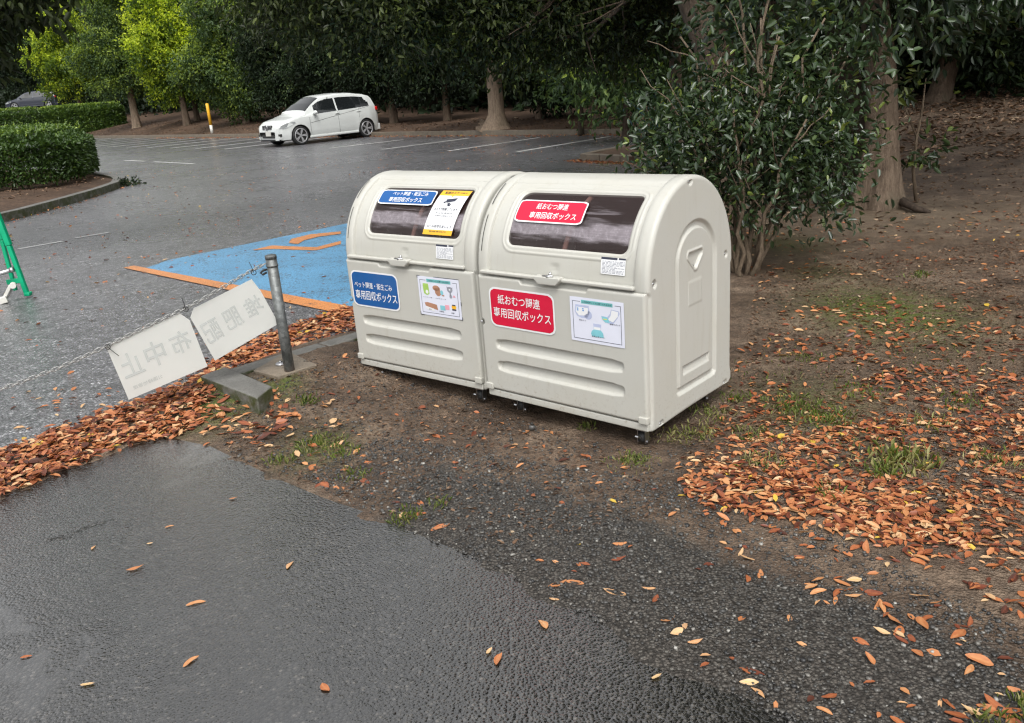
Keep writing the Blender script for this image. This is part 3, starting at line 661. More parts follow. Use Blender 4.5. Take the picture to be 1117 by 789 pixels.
def soil_patch(name, x0, x1, y0, y1, st):
    xs = np.arange(x0, x1+st/2, st); ys = np.arange(y0, y1+st/2, st); X, Y = np.meshgrid(xs, ys, indexing='ij'); Z = soil_h(X, Y)
    dp = poly_sdf(X, Y, PATH)
    gv = sstep(.85, .15, dp+.25*(fbm(X*1.2, Y*1.2, 2)-.5)-.10*sstep(-.3, .9, X)) 
    gv = np.maximum(gv, .0)*sstep(-.75, -.25, X)+.15*sstep(.3, 0, dp)
    moss = np.zeros_like(X)
    for (px, py, r, k) in ((965, 342, .42, 1.0), (1000, 352, .25, .8), (345, 487, .16, .7), (240, 452, .18, .9), (310, 432, .12, .8), (850, 268, .35, .5), (900, 300, .3, .35), (890, 445, .28, .45)):
        g = G(px, py); moss = np.maximum(moss, k*np.exp(-((X-g[0])**2+((Y-g[1])*.7)**2)/(r*r)))
    g = G(960, 240); dry = np.exp(-(((X-g[0])/1.7)**2+((Y-g[1])/1.1)**2))*.8
    q = grid_quads(len(xs), len(ys)); o = quads(name, np.stack([X, Y, Z], -1).reshape(-1, 3), q, M['soil'], None, True, attrs={'gravel': gv.ravel(), 'moss': moss.ravel(), 'dry': dry.ravel()})
    return tag(o, kind='structure')
soil_patch('soil_ground', -9, -2.4, -1.2, 5.2, .05)
soil_patch('soil_ground', -2.4, 4.5, .8, 8.8, .02)
soil_patch('soil_ground', 4.5, 16.5, .8, 8.8, .08)
soil_patch('soil_ground', 0.0, 26.0, 8.8, 30.8, .10)
sheet('wet_path', PATH, .004, M['path'])

def kerb(name, pts, w, z0, z1, mat, seg=.6, gap=.008, bevel=.012):
    """kerb stones along a line, inner edge on the left of the walk"""
    pts = [np.array(p[:2], float) for p in pts]; s = np.r_[0, np.cumsum([np.linalg.norm(b-a) for a, b in zip(pts, pts[1:])])]
    P = np.array(pts); mb = MB(); n = max(1, round(s[-1]/seg)); u = np.linspace(0, s[-1], n+1)
    for a, b in zip(u, u[1:]):
        A = np.array([np.interp(a+gap/2, s, P[:, 0]), np.interp(a+gap/2, s, P[:, 1])]); B = np.array([np.interp(b-gap/2, s, P[:, 0]), np.interp(b-gap/2, s, P[:, 1])])
        d = (B-A)/np.linalg.norm(B-A); nn = np.array([-d[1], d[0]])*w; j = rnd.uniform(-.003, .003)
        mb.prism([A, B, B+nn, A+nn], z0, z1+j)
    return tag(mb.build(name, mat, None, bevel=bevel), kind='structure')
# kerb by the post: the long run beside the leaves and the return block
p0 = G(245, 401, .12)[:2]; p1 = G(384, 360, .12)[:2]; dd = (p1-p0)/np.linalg.norm(p1-p0)
kerb('kerb', [p0+dd*.02, p0+dd*4.3], -.13, -.1, .105, M['kerb_moss'], .6)
c = [G(218, 410, .12)[:2], G(245.6, 399.5, .12)[:2], G(297, 421, .12)[:2], G(280, 434, .12)[:2]]
mb = MB(); mb.prism(c, -.1, .12); tag(mb.build('kerb', M['kerb_moss'], None, bevel=.012), kind='structure')
# far kerb
kerb('kerb', [K(t_) for t_ in (-7, 0, 20, 40, 60)], -.16, -.1, .15, M['kerb_tan'], 1.0)
# nose of the next island on the right
ni = [G(633, 176)[:2], G(690, 179)[:2], np.array([5.6, 15.4])]
nose = [ni[0]+np.array([.9, 1.1]), ni[0]+np.array([.25, .4]), ni[0], ni[0]+(ni[1]-ni[0])*.5, ni[1], ni[2]]
kerb('kerb', nose[2:], .14, -.1, .14, M['kerb_tan'], .6)
kerb('kerb', [nose[0], nose[1], nose[2]+np.array([0, .02])], .14, -.1, .14, M['kerb_tan'], .5)
iso = [tuple(nose[2]+np.array([.12, .12])), tuple(nose[4]+np.array([0, .12])), tuple(nose[5]+np.array([0, .12])), (6.3, 18), (4.2, 19.6), tuple(nose[0]+np.array([.12, 0]))]
mb = MB(); mb.prism(iso, -.05, .12); tag(mb.build('island_bed', M['bed']), kind='structure')

# left hedge island
IS = [(-30, 8.3), (-12, 10.5), (-9.4, 12.1), (-8.35, 13.3), (-8.08, 14.3), (-8.02, 16.2), (-8.06, 17.6), (-8.2, 18.8), (-8.7, 20.1), (-9.4, 21.2), (-10.6, 22.8), (-12.2, 24.6), (-15, 27), (-24, 33)]
kerb('kerb', IS, .17, -.1, .15, M['kerb_moss'], .6, .012)
def bed_grid(name, fn, nu, nv):
    U, V_ = np.meshgrid(np.linspace(0, 1, nu), np.linspace(0, 1, nv), indexing='ij'); P = fn(U, V_)
    return tag(quads(name, P.reshape(-1, 3), grid_quads(nu, nv), M['bed'], None, True), kind='structure')
ISA = np.array(IS); sI = np.r_[0, np.cumsum(np.hypot(*np.diff(ISA, axis=0).T))]
def isl(U, V_):
    x = np.interp(U*sI[-1], sI, ISA[:, 0]); y = np.interp(U*sI[-1], sI, ISA[:, 1]); cx, cy_ = -14-12*np.abs(U-.5), 19.
    f = .02+V_*.9
    X = x+(cx-x)*f; Y = y+(cy_-y)*f
    d = np.hypot(X-x, Y-y); return np.stack([X, Y, .10+.12*sstep(0, 1.6, d)+.04*(fbm(X*2, Y*2, 3)-.5)], -1)
bed_grid('island_bed', isl, 160, 40)
# bed and rising ground beyond the far kerb
def bed_z(X, Y):
    q = np.stack([X-K0[0], Y-K0[1]], -1); d = q@KN; t = q@KT
    z = .13+.30*sstep(.1, 3.0, d)*sstep(16, 30, t)+.05*sstep(.2, 2, d)+.095*np.clip(d-2.5, 0, 22)*sstep(22, 40, t)+.02*np.clip(d, 0, 40)
    return z+.06*(fbm(X*.8, Y*.8, 4)-.5)
def bedf(U, V_):
    t = -8+U*135; d = .14+(V_**1.7)*60; X = K0[0]+KT[0]*t+KN[0]*d; Y = K0[1]+KT[1]*t+KN[1]*d
    return np.stack([X, Y, bed_z(X, Y)], -1)
bed_grid('planting_bed', bedf, 320, 70)

# --- painted markings
def strip(name, a, b, w, mat, z=.004):
    a = np.array(a[:2]); b = np.array(b[:2]); d = (b-a)/np.linalg.norm(b-a); n = np.array([-d[1], d[0]])*w/2
    return sheet(name, [a-n, b-n, b+n, a+n], z, mat)
for (a, b) in (((488.6, 165), (588, 150.4)), ((563.8, 166), (664.6, 149.3)), ((416, 163.3), (511, 151))): strip('parking_line', G(*a), G(*b), .13, M['white_paint'])
for (a, b) in (((359, 162), (440, 152.6)),): strip('parking_line', G(*a), G(*b), .13, M['white_paint'])
for i in range(19):
    t_ = 15.2+2.6*i; strip('parking_line', K(t_, -.25), K(t_, -4.5), .20, M['white_worn'])
for (a, b) in (((135, 175.1), (158, 176.2)), ((168, 176.7), (212, 178.9)), ((20, 272), (68, 263.5)), ((82, 260), (118, 254))): strip('lane_line', G(*a), G(*b), .09, M['white_worn'])
# blue bay with orange edge line
def line_at(a, b, s): return a+(b-a)*s
oA, oB = G(135, 293)[:2], G(383, 344)[:2]; od = (oB-oA)/np.linalg.norm(oB-oA)
bt = G(186, 284)[:2]; bt2 = G(372, 245.5)[:2]; bd_ = (bt2-bt)/np.linalg.norm(bt2-bt)
oE = oB+od*.25
sheet('blue_bay', [oA+od*.33+np.array([.02, .10]), bt+np.array([-.02, 0]), bt2, bt2+bd_*2.4, oE+np.array([2.0, 2.2]), oE+np.array([.1, .12]), oA+od*1.2+np.array([.05, .05])], .004, M['blue_paint'])
sheet('orange_line', [oA, oA+np.array([-.02, .02])+od*.02, G(146, 290.5)[:2], oE+np.array([.10, .12]), oE+np.array([-.02, -.02])], .008, M['orange_paint'])
gp = lambda L: [G(*q)[:2] for q in L]
sheet('bay_symbol', gp([(275, 273.5), (297, 268.5), (316, 269.5), (345, 270.5), (372, 263.5), (372, 267), (345, 274), (330, 273.5), (300, 272.5)])+[], .008, M['orange_paint'])
sheet('bay_symbol', gp([(315, 266), (318, 261.5), (338, 256.5), (372, 253.2), (372, 256), (348, 259), (332, 263), (325, 267.2)]), .009, M['orange_paint'])

# ================================================================== POST, CHAIN, PLATES
pb = G(317, 410, .07); rx = math.radians(0)
post = empty('chain_post', (pb[0], pb[1], 0))
tag(post, 'galvanised steel post with rusty foot, holding the chain beside the kerb', 'post')
mb = MB(); mb.tube([(0, 0, -.1), (0, 0, .775)], .030, 24); mb.build('tube', M['galv'], post, True)
mb = MB(); mb.tube([(0, 0, .760), (0, 0, .778), (0, 0, .7805)], [.0318, .0318, .030], 24); mb.tube([(0, 0, .716), (0, 0, .728)], .0325, 24); mb.build('cap', M['galv'], post, True)
mb = MB(); mb.tube([(-.028, -.012, .705), (-.052, -.022, .700), (-.062, -.028, .690), (-.052, -.03, .680), (-.03, -.02, .69)], .006, 8); mb.build('hook', M['tie'], post, True)
# plate set in the ground round the post with a round steel lid
sb = [G(x, y, .104)[:2] for x, y in ((276, 404), (306, 387), (320, 385.5), (346, 397.5), (303, 410.5))]
mb = MB(); mb.prism(sb, .0, .104); o = mb.build('footing_slab', M['kerb_tan'], None, bevel=.006); tag(o, 'flat concrete footing slab set in the soil around the steel post', 'slab')
q = G(306, 396.5, .112); mb = MB(); mb.tube([(q[0], q[1], .100), (q[0], q[1], .113), (q[0], q[1], .120)], [.030, .030, .020], 20); mb.tube([(q[0], q[1], .119), (q[0], q[1], .128)], .008, 8)
tag(mb.build('socket_lid', M['steel'], None, True), 'small round shiny steel lid on the footing slab', 'lid')
CA = math.radians(210); CD = np.array([math.cos(CA), math.sin(CA), 0]); CN = np.array([-CD[1], CD[0], 0])
pc = np.array([pb[0], pb[1], 0])
def onplane(px, py):
    d = ray(px, py); t = ((pc-np.array([0, 0, CH]))@CN)/(d@CN); return np.array([0, 0, CH])+d*t
cps = [onplane(*p) for p in ((289, 288), (275, 295), (260, 303.5), (239, 316), (222, 326), (203, 336), (171, 351), (146, 363), (116, 377.5), (90, 390), (60, 403), (30, 414), (0, 425), (-60, 446), (-130, 466))]
CPS = np.array(cps); cs = np.r_[0, np.cumsum(np.linalg.norm(np.diff(CPS, axis=0), axis=1))]
def chain_at(s): return np.array([np.interp(s, cs, CPS[:, k]) for k in range(3)])
chain = empty('steel_chain', cps[0]); tag(chain, 'galvanised steel chain sagging from the post and carrying two white plates', 'chain')
pitch = .027; lm = MB()
ring = [(.0175*math.cos(a)+(.006 if math.cos(a) > 0 else -.006), .0085*math.sin(a), 0) for a in np.linspace(0, 2*PI, 15)]
lm.tube(ring, .0023, 6, cap=False); l0 = lm.build('link', M['chain_steel'], chain, True); l0m = l0.data
nl = int(cs[-1]/pitch)
for i in range(min(nl, 98)):
    a = chain_at(i*pitch); b = chain_at((i+1)*pitch); d = Vector(b-a).normalized(); side = Vector((0, 0, 1)).cross(d).normalized(); up = d.cross(side)
    if i % 2: side, up = up, -side
    o = l0 if i == 0 else l0.copy()
    if i: COL.objects.link(o)
    o.matrix_world = Matrix(((d.x, side.x, up.x, 0), (d.y, side.y, up.y, 0), (d.z, side.z, up.z, 0), (0, 0, 0, 1)))
    o.parent = chain; o.location = (a+b)/2-cps[0]
def plate(pxs, name, label, off):
    c = [onplane(*p)+CN*off for p in pxs]; root = empty(name, c[0]); tag(root, label, 'notice plate', 'white plates hung on the chain')
    V = [p-c[0] for p in c]+[p-c[0]+CN*.0035 for p in c]; n = len(c)
    mb = MB(); mb.add(V, [tuple(range(n)), tuple(range(2*n-1, n-1, -1))]+[(i, n+i, n+(i+1) % n, (i+1) % n) for i in range(n)]); mb.build('board', M['plate'], root)
    return root
CN = CN*(1 if CN[1] < 0 else -1)                                    # towards the camera
pr = plate([(275, 305), (285, 318), (304.5, 353.5), (235, 394), (208, 347), (211.5, 337)], 'notice_plate', 'white plate nearer the post with faint mirrored lettering showing through', -.012)
pl = plate([(196, 342), (207, 349.5), (226.5, 400), (140.5, 436.5), (116, 379), (122, 374)], 'notice_plate', 'white plate farther along the chain from the post, with faint mirrored lettering and small print', -.006)
def plate_map(o, off0, A, B, C_):
    """A = photo pixel of (0,0), B of (1,0), C of (0,1)"""
    a, b, c = [onplane(*p)+CN*off0-np.array(o.location) for p in (A, B, C_)]
    return lambda u, v, off=0: a+(b-a)*np.asarray(u, float)[:, None]+(c-a)*np.asarray(v, float)[:, None]+CN*off
m1 = plate_map(pr, -.0085, (235, 394), (304.5, 353.5), (208, 347))
lettering([('堆', .68, .93, .38, .78, .012), ('肥', .36, .60, .37, .79, .012), ('配', .04, .28, .34, .78, .012)], m1, .0012, M['plate_text'], pr, mirror=True)
m2 = plate_map(pl, -.0025, (140.5, 436.5), (226.5, 400), (116, 379))
lettering([('布', .68, .93, .40, .80, .012), ('中', .36, .60, .36, .80, .012), ('止', .06, .31, .36, .78, .012), ('公園緑地管理', .10, .46, .13, .20, .0)], m2, .0012, M['plate_text'], pl, mirror=True)
def tie(px, py, tx_, ty_, label):
    a = onplane(px, py)+CN*.012; b = onplane(tx_, ty_)+CN*.03; mb = MB()
    mb.tube([a+np.array([.014*math.cos(t_), 0, .014*math.sin(t_)]) for t_ in np.linspace(0, 2*PI, 13)], .0022, 6, False); mb.tube([a, (a+b)/2+CN*.01, b], .0018, 6)
    tag(mb.build('cable_tie', M['tie'], None, True), label, 'cable tie', 'cable ties holding the plates to the chain')
tie(276, 297, 270, 285, 'thin cable tie looped on the chain closest to the post')
tie(202, 337, 197, 324, 'black cable tie with upright tail where the two white plates meet')
tie(117, 378, 129, 387, 'black cable tie at the outer end of the farther white plate')

# ================================================================== GREEN BARRIER FRAME (left edge)
fa = G(30, 324); fr = empty('barrier_frame', fa); tag(fr, 'green plastic barrier frame standing on the asphalt at the left edge', 'barrier')
def loc(px, py, Y): return PY(px, py, Y)-fa
Yb = fa[1]
mb = MB(); mb.beam(loc(30, 322, Yb)+[0, 0, .0], loc(10, 268, Yb), .040, .045, (0, 1, 0)); mb.beam(loc(10, 268, Yb), loc(-8, 222, Yb), .05, .05, (0, 1, 0)); mb.build('leg', M['green_plastic'], fr, bevel=.008)
mb = MB(); mb.beam(loc(17, 317, Yb+.12), loc(2, 262, Yb+.12), .034, .036, (0, 1, 0)); mb.beam(loc(2, 262, Yb+.12), loc(-12, 215, Yb+.12), .034, .036, (0, 1, 0)); mb.build('leg', M['green_plastic'], fr, bevel=.008)
mb = MB(); mb.beam(loc(-8, 226, Yb), loc(-12, 222, Yb+.12), .05, .05); mb.beam(loc(-8, 222, Yb+.05), loc(-45, 330, Yb-.05), .045, .045, (0, 1, 0)); mb.beam(loc(8, 308, Yb+.06), loc(22, 306, Yb+.01), .03, .05); mb.build('brace', M['green_plastic'], fr, bevel=.008)
mb = MB(); mb.box(loc(31, 322, Yb)+[0, 0, .012], (.055, .06, .035)); mb.build('foot', M['green_plastic'], fr, bevel=.008)
mb = MB(); mb.tube([loc(14.5, 294, Yb-.02), loc(-2, 299, Yb-.03), loc(-60, 315, Yb-.12)], .021, 16); mb.tube([loc(15, 293.6, Yb-.02), loc(11.5, 295, Yb-.02)], .026, 16); mb.build('pipe', M['steel'], fr, True)
br = empty('plastic_bracket', G(5, 330)); bl = G(5, 330)
tag(br, 'broken white plastic bracket lying against the foot of the green barrier', 'bracket')
mb = MB(); mb.beam(PY(13, 311, Yb-.18)-bl, PY(6, 325, Yb-.18)-bl, .03, .06, (0, 1, 0)); mb.tube([PY(14, 312, Yb-.21)-bl, PY(14.5, 311, Yb-.12)-bl], .028, 14); mb.build('arm', M['white_plastic'], br, bevel=.004)
mb = MB(); mb.beam(PY(8, 326, Yb-.2)-bl, PY(-12, 332, Yb-.25)-bl, .06, .06); mb.build('foot', M['white_plastic'], br, bevel=.005)

# marker post beyond the far kerb
def on_bed(px, d):
    """a point d metres behind the far kerb that projects to photo column px"""
    lo, hi = -8., 80.
    for _ in range(50):
        m_ = (lo+hi)/2; p = K(m_, d)
        if pix((p[0], p[1], 0.3))[0] > px: lo = m_
        else: hi = m_
    p = K(lo, d); return np.array([p[0], p[1], float(bed_z(np.array([p[0]]), np.array([p[1]]))[0])])
q = on_bed(231, .55); mp_ = empty('marker_post', q); tag(mp_, 'slim yellow and white marker post among the trees behind the far kerb', 'marker post')
mb = MB(); mb.tube([(0, 0, -.05), (0, 0, .40)], .075, 12); mb.build('lower_band', M['white_plastic'], mp_, True)
mb = MB(); mb.tube([(0, 0, .40), (0, 0, 1.42), (0, 0, 1.45)], [.078, .078, .05], 12); mb.build('upper_band', M['orange_sign'], mp_, True)
# ================================================================== CARS
def make_car(name, paint, glass, L=4.27, hw=.885, roof=1.63, hub=(.80, 3.58), top=None, logo=True, detail=True):
    root = empty(name)
    TP = top or [(0, .50), (.02, .62), (.10, .74), (.35, .86), (.75, .955), (.98, 1.04), (1.05, 1.09), (1.42, 1.35), (1.75, 1.53), (2.05, 1.60), (2.6, 1.63), (3.2, 1.61), (3.70, 1.545), (4.00, 1.47), (4.03, 1.42), (4.12, 1.16), (4.17, .98), (4.25, .72), (4.27, .5)]
    sc = roof/1.63
    tz = lambda x: np.interp(x, [p[0]*L/4.27 for p in TP], [p[1]*sc for p in TP])
    hwf = lambda x: hw*np.interp(x/L*4.27, [0, .04, .15, .4, .8, 1.4, 3.3, 3.8, 4.1, 4.22, 4.27], [.58, .70, .83, .93, .98, 1, 1, .97, .90, .82, .74])
    belt = lambda x: np.minimum(np.interp(x/L*4.27, [0, .3, .9, 1.2, 3.9, 4.27], [.60, .80, .93, .96, 1.09, 1.05])*sc, tz(x)-.012)
    R_, ra = .315, .365
    xs = np.unique(np.concatenate([np.linspace(0, .3, 14), np.linspace(.3, L-.3, 116), np.linspace(L-.3, L, 14)]))
    n = len(xs); T, B, HW = tz(xs), belt(xs), hwf(xs)
    low = np.full(n, .21)
    for c in hub:
        dx = xs-c; low = np.where(np.abs(dx) < ra, np.maximum(low, .315+np.sqrt(np.maximum(ra*ra-dx*dx, 0))), low)
    low = np.minimum(low, B-.02)
    flare = sum(.022*np.exp(-((xs-c)/.42)**8) for c in hub)
    rail = np.where(xs/L*4.27 > 1.1, np.maximum(T-.085, B+.003), B+.004); ghi = np.clip((rail-B)/.42, 0, 1)
    rw = HW*(1-.21*ghi-.05)
    def sy(x, z):
        z = np.asarray(z, float); zz = (z-.2)/.95; fl = sum(.022*np.exp(-((x-c)/.42)**8) for c in hub)
        return hwf(x)*(1-.06*np.clip((.38-z)/.2, 0, 1)-.055*np.clip((z-.72)/.35, 0, 1)**1.5)+fl*np.clip(1.3-zz, 0, 1)
    rows = []
    for k, f in enumerate(np.linspace(0, 1, 9)):                       # lower body side
        z = low+(B-low)*f; zz = (z-.2)/(.95); bul = 1-.06*np.clip((.38-z)/.2, 0, 1)-.055*np.clip((z-.72)/.35, 0, 1)**1.5
        crease = .008*np.exp(-((z-(.70+.055*xs))/.02)**2)
        rows.append(np.stack([xs, -(HW*bul+flare*np.clip(1.3-zz, 0, 1)+crease*0), z], 1))
    for f in np.linspace(0, 1, 8)[1:]:                                 # glass side
        y = HW*.945*(1-f)+rw*f; rows.append(np.stack([xs, -y, B+(rail-B)*f], 1))
    for f in np.linspace(0, 1, 9)[1:]:                                 # bonnet / screen / roof half
        a = f*PI/2; y = rw*math.cos(a); z = rail+(T-rail)*math.sin(a)**.8; 
        rows.append(np.stack([xs, -y, z], 1))
    Rr = np.array(rows)
    # nose and tail curvature: pull the centre forward
    for r in Rr:
        s = np.clip(1-np.abs(r[:, 1])/(hw+.01), 0, 1); r[:, 0] -= .10*np.sqrt(s)*np.exp(-(xs/.25)**2)*0; 
    H_ = Rr.shape[0]; both = np.concatenate([Rr, Rr[::-1][1:]*np.array([1, -1, 1])], 0); m = both.shape[0]
    V = both.transpose(1, 0, 2).reshape(-1, 3); Q = grid_quads(n, m)
    C = V[Q].mean(1); cx = C[:, 0]/L*4.27; ay = np.abs(C[:, 1]); cz = C[:, 2]
    col = np.tile(np.arange(m-1), n-1); side = np.minimum(col, m-2-col); Tc = tz(C[:, 0]); Bc = belt(C[:, 0]); rc = np.where(cx > 1.1, np.maximum(Tc-.085, Bc), Bc)
    fs = (cz-Bc)/np.maximum(rc-Bc, 1e-3)
    sidewin = (side >= 8) & (side < 15) & (cx > 1.48) & (cx < 3.80) & (fs > .06) & (fs < .90) & ~((cx > 2.36) & (cx < 2.44)) & (cx+(1-fs)*-.0 < 3.92-.35*fs)
    screen = (side > 15) & (cx > 1.12) & (cx < 1.80)
    rear = (side >= 15) & (cx > 3.98) & (cx < 4.15)
    def sub(nm, mask, mat):
        q = Q[mask]; u, inv = np.unique(q, return_inverse=True)
        if not len(q): return None
        return quads(nm, V[u], inv.reshape(q.shape), mat, root, True)
    sub('body', ~(sidewin | screen | rear), paint)
    for sgn in (-1, 1):
        for a_, b_ in ((0, 2.40), (2.40, 9)): sub('side_window', sidewin & (C[:, 1]*sgn > 0) & (cx > a_) & (cx <= b_), glass)
    sub('windscreen', screen, glass); sub('rear_window', rear, glass)
    mb = MB(); mb.box((L/2, 0, .36), (L-.16, hw*1.5, .34)); mb.box((L/2, 0, .60), (L-.5, hw*1.6, .3)); mb.build('underbody', M['gap'], root)
    mb = MB(); 
    for sgn in (-1, 1): mb.box((L/2+.05, sgn*(hw-.03), .235), (2.05, .07, .08))
    mb.box((L-.12, 0, .33), (.22, hw*1.72, .22)); mb.box((.16, 0, .30), (.22, hw*1.6, .14)); mb.build('sill', paint, root, bevel=.02)
    for c in hub:
        for sgn in (-1, 1):
            w_ = empty('wheel', (c, sgn*(hw-.115), R_)); w_.parent = root
            mb = MB(); pr_ = [(.085, .235), (.105, .27), (.095, .305), (.07, R_), (-.07, R_), (-.095, .305), (-.105, .2)]; V2 = []; N2 = 36
            for i in range(N2):
                a = 2*PI*i/N2
                for yy, rr in pr_: V2.append((rr*math.cos(a), yy*sgn, rr*math.sin(a)))
            k = len(pr_); mb.add(V2, [(i*k+j, i*k+j+1, ((i+1) % N2)*k+j+1, ((i+1) % N2)*k+j) for i in range(N2) for j in range(k-1)]); mb.build('tyre', M['rubber'], w_, True)
            mb = MB(); ring_ = [(.232*math.cos(2*PI*i/28), .094*sgn, .232*math.sin(2*PI*i/28)) for i in range(29)]; mb.tube(ring_, .016, 6, False)
            for i in range(10):
                a = 2*PI*(i//2)/5+(.12 if i % 2 else -.12); mb.beam((.03*math.cos(a), .075*sgn, .03*math.sin(a)), (.228*math.cos(a), .092*sgn, .228*math.sin(a)), .030, .02, (0, 1, 0))
            mb.tube([(0, .05*sgn, 0), (0, .095*sgn, 0)], .045, 12); mb.build('rim', M['alloy'], w_, False)
            mb = MB(); mb.tube([(0, .02*sgn, 0), (0, .06*sgn, 0)], .205, 24); mb.build('brake_disc', M['gap'], w_)
    # lamps, grille, mirrors, plate, handles, trim line
    for sgn in (-1, 1):
        pts = [(.115, .50), (.17, .66), (.34, .80), (.62, .80), (.56, .70), (.30, .62)]
        V3 = [];
        for (x_, y_) in pts: pass
        mb = MB()
        hl = [(.10, .60), (.20, .585), (.42, .64), (.66, .745), (.62, .79), (.34, .755), (.16, .70)]
        V3 = [(x_-.012, sgn*(float(sy(x_, z_*sc))+.012), z_*sc) for x_, z_ in hl]+[(x_+.03, sgn*(float(sy(x_, z_*sc))-.05), z_*sc) for x_, z_ in hl]; nh = len(hl)
        mb.add(V3, [tuple(range(nh)), tuple(range(2*nh-1, nh-1, -1))]+[(i, (i+1) % nh, nh+(i+1) % nh, nh+i) for i in range(nh)]); mb.build('headlight', M['lamp_glass'], root, False)
        mb = MB(); mb.ell((1.42*L/4.27, sgn*(hw+.085), 1.03*sc), (.075, .10, .07)); mb.beam((1.42*L/4.27, sgn*(hw-.06), .99*sc), (1.42*L/4.27, sgn*(hw+.04), 1.01*sc), .05, .03); mb.build('mirror', paint, root, True)
        for x_ in (2.28, 3.20):
            mb = MB(); mb.beam((x_*L/4.27, sgn*(hw-.005), .93*sc), ((x_+.17)*L/4.27, sgn*(hw-.005), .94*sc), .025, .03); mb.build('door_handle', paint, root, bevel=.006)
        mb = MB(); mb.box(((4.15)*L/4.27, sgn*hw*.84, .98*sc), (.09, .12, .13)); mb.build('tail_lamp', M['tail'], root, bevel=.02)
        mb = MB(); cl = [(1.25+.21*i, .70+.031*i) for i in range(13)]
        mb.tube([(x_*L/4.27, sgn*float(sy(x_*L/4.27, z_*sc)), z_*sc) for x_, z_ in cl], .005, 5); mb.build('crease_line', M['gap'], root)
        for xa, z0, z1 in ((1.22, .30, .88), (2.40, .27, 1.0), (3.28, .72, 1.04)):
            mb = MB(); mb.tube([((xa+(.10 if xa > 3 else 0)*(zq-.7))*L/4.27, sgn*float(sy(xa*L/4.27, zq*sc)), zq*sc) for zq in np.linspace(z0, z1, 8)], .0045, 5); mb.build('door_gap', M['gap'], root)
        mb = MB(); mb.box((.10, sgn*.60, .38), (.10, .26, .085)); mb.build('bumper_vent', M['gap'], root, bevel=.015)
    mb = MB(); mb.box((.035, 0, .645), (.06, .62, .15)); g = mb.build('grille', M['gap'], root, bevel=.02)
    for z_ in (.60, .645, .69):
        mb = MB(); mb.box((.005, 0, z_), (.02, .60, .016)); mb.build('grille_bar', M['steel'], g)
    mb = MB(); mb.box((.05, 0, .345), (.09, .80, .09)); mb.build('lower_intake', M['gap'], root, bevel=.015)
    mb = MB(); mb.box((-.012, -.08, .45), (.015, .33, .165)); mb.build('number_plate', M['white_plastic'], root)
    if logo:
        mb = MB(); mb.tube([(-.018, .085*math.cos(a), .645+.085*math.sin(a)) for a in np.linspace(0, 2*PI, 22)], .009, 6, False)
        for a in (90, 210, 330): mb.beam((-.018, 0, .645), (-.018, .08*math.cos(math.radians(a)), .645+.08*math.sin(math.radians(a))), .012, .012, (1, 0, 0))
        mb.build('round_emblem', M['steel'], g)
    return root
M['car_white'] = simple('white_car_paint', (.60, .62, .60), .12, var=.02, spec=.6)
M['car_dark'] = simple('dark_blue_car_paint', (.02, .025, .04), .12, var=.02, spec=.8)
M['alloy'] = simple('alloy_rim', (.42, .42, .43), .3, .3, var=.03)
M['glass'] = simple('dark_car_glass', (.012, .014, .015), .05, var=.0, spec=.8)
M['lamp_glass'] = simple('headlight_glass', (.40, .42, .42), .08, .3, var=.2, spec=.9)
M['tail'] = simple('tail_lamp_red', (.50, .01, .01), .2, var=.0)
wf, wr = G(327.5, 158.3), G(402, 149.2); cyaw = math.radians(43.5)
car = make_car('parked_car', M['car_white'], M['glass']); cdir = np.array([math.cos(cyaw), math.sin(cyaw)]); cnn = np.array([-cdir[1], cdir[0]])
mid = (wf[:2]+wr[:2])/2-cdir*(.80+3.58)/2+cnn*.80
car.location = (mid[0], mid[1], 0); car.rotation_euler = (0, 0, cyaw)
tag(car, 'white five-door hatchback parked with its tail to the far kerb', 'car')
c2 = make_car('parked_car', M['car_dark'], M['glass'], 4.5, .88, 1.52, (.85, 3.7), logo=False)
q = PY(10, 121, 80); c2.location = (q[0], q[1], q[2]); c2.rotation_euler = (0, 0, math.radians(8)); C2Z = q[2]
tag(c2, 'dark estate car half hidden behind the low hedges at the far left', 'car')
# the rise of asphalt the far car stands on
sheetp = [(q[0]-14, q[1]-3), (q[0]+9, q[1]-2), (q[0]+12, q[1]+12), (q[0]-14, q[1]+12)]
mb = MB(); mb.prism(sheetp, C2Z-.7, C2Z-.01); tag(mb.build('upper_road', M['lot']), kind='structure')

# ================================================================== VEGETATION
def leaves(name, pos, dirs, nrm, L, wr, tint, mat, parent=None, fold=.10, curl=.12, smooth=False):
    n = len(pos); d = dirs/np.linalg.norm(dirs, axis=1, keepdims=True); s = np.cross(d, nrm); s /= np.linalg.norm(s, axis=1, keepdims=True)+1e-9; u = np.cross(s, d)
    L = np.broadcast_to(np.asarray(L, float), (n,))[:, None]; w = L*np.broadcast_to(np.asarray(wr, float), (n,))[:, None]
    v = np.stack([pos, pos+d*L*.30+s*w*.46+u*L*fold, pos+d*L*.68+s*w*.40+u*L*fold*.8, pos+d*L-u*L*curl, pos+d*L*.68-s*w*.40+u*L*fold*.8, pos+d*L*.30-s*w*.46+u*L*fold], 1).reshape(-1, 3)
    b = np.arange(n)[:, None]*6; Q = np.concatenate([b+[0, 1, 2, 3], b+[0, 3, 4, 5]], 1).reshape(-1, 4)
    return quads(name, v, Q, mat, parent, smooth, tint=np.repeat(np.clip(tint, 0, 1), 6))
def rdir(n, up=0.0):
    v = rng.normal(size=(n, 3)); v[:, 2] += up; return v/np.linalg.norm(v, axis=1, keepdims=True)
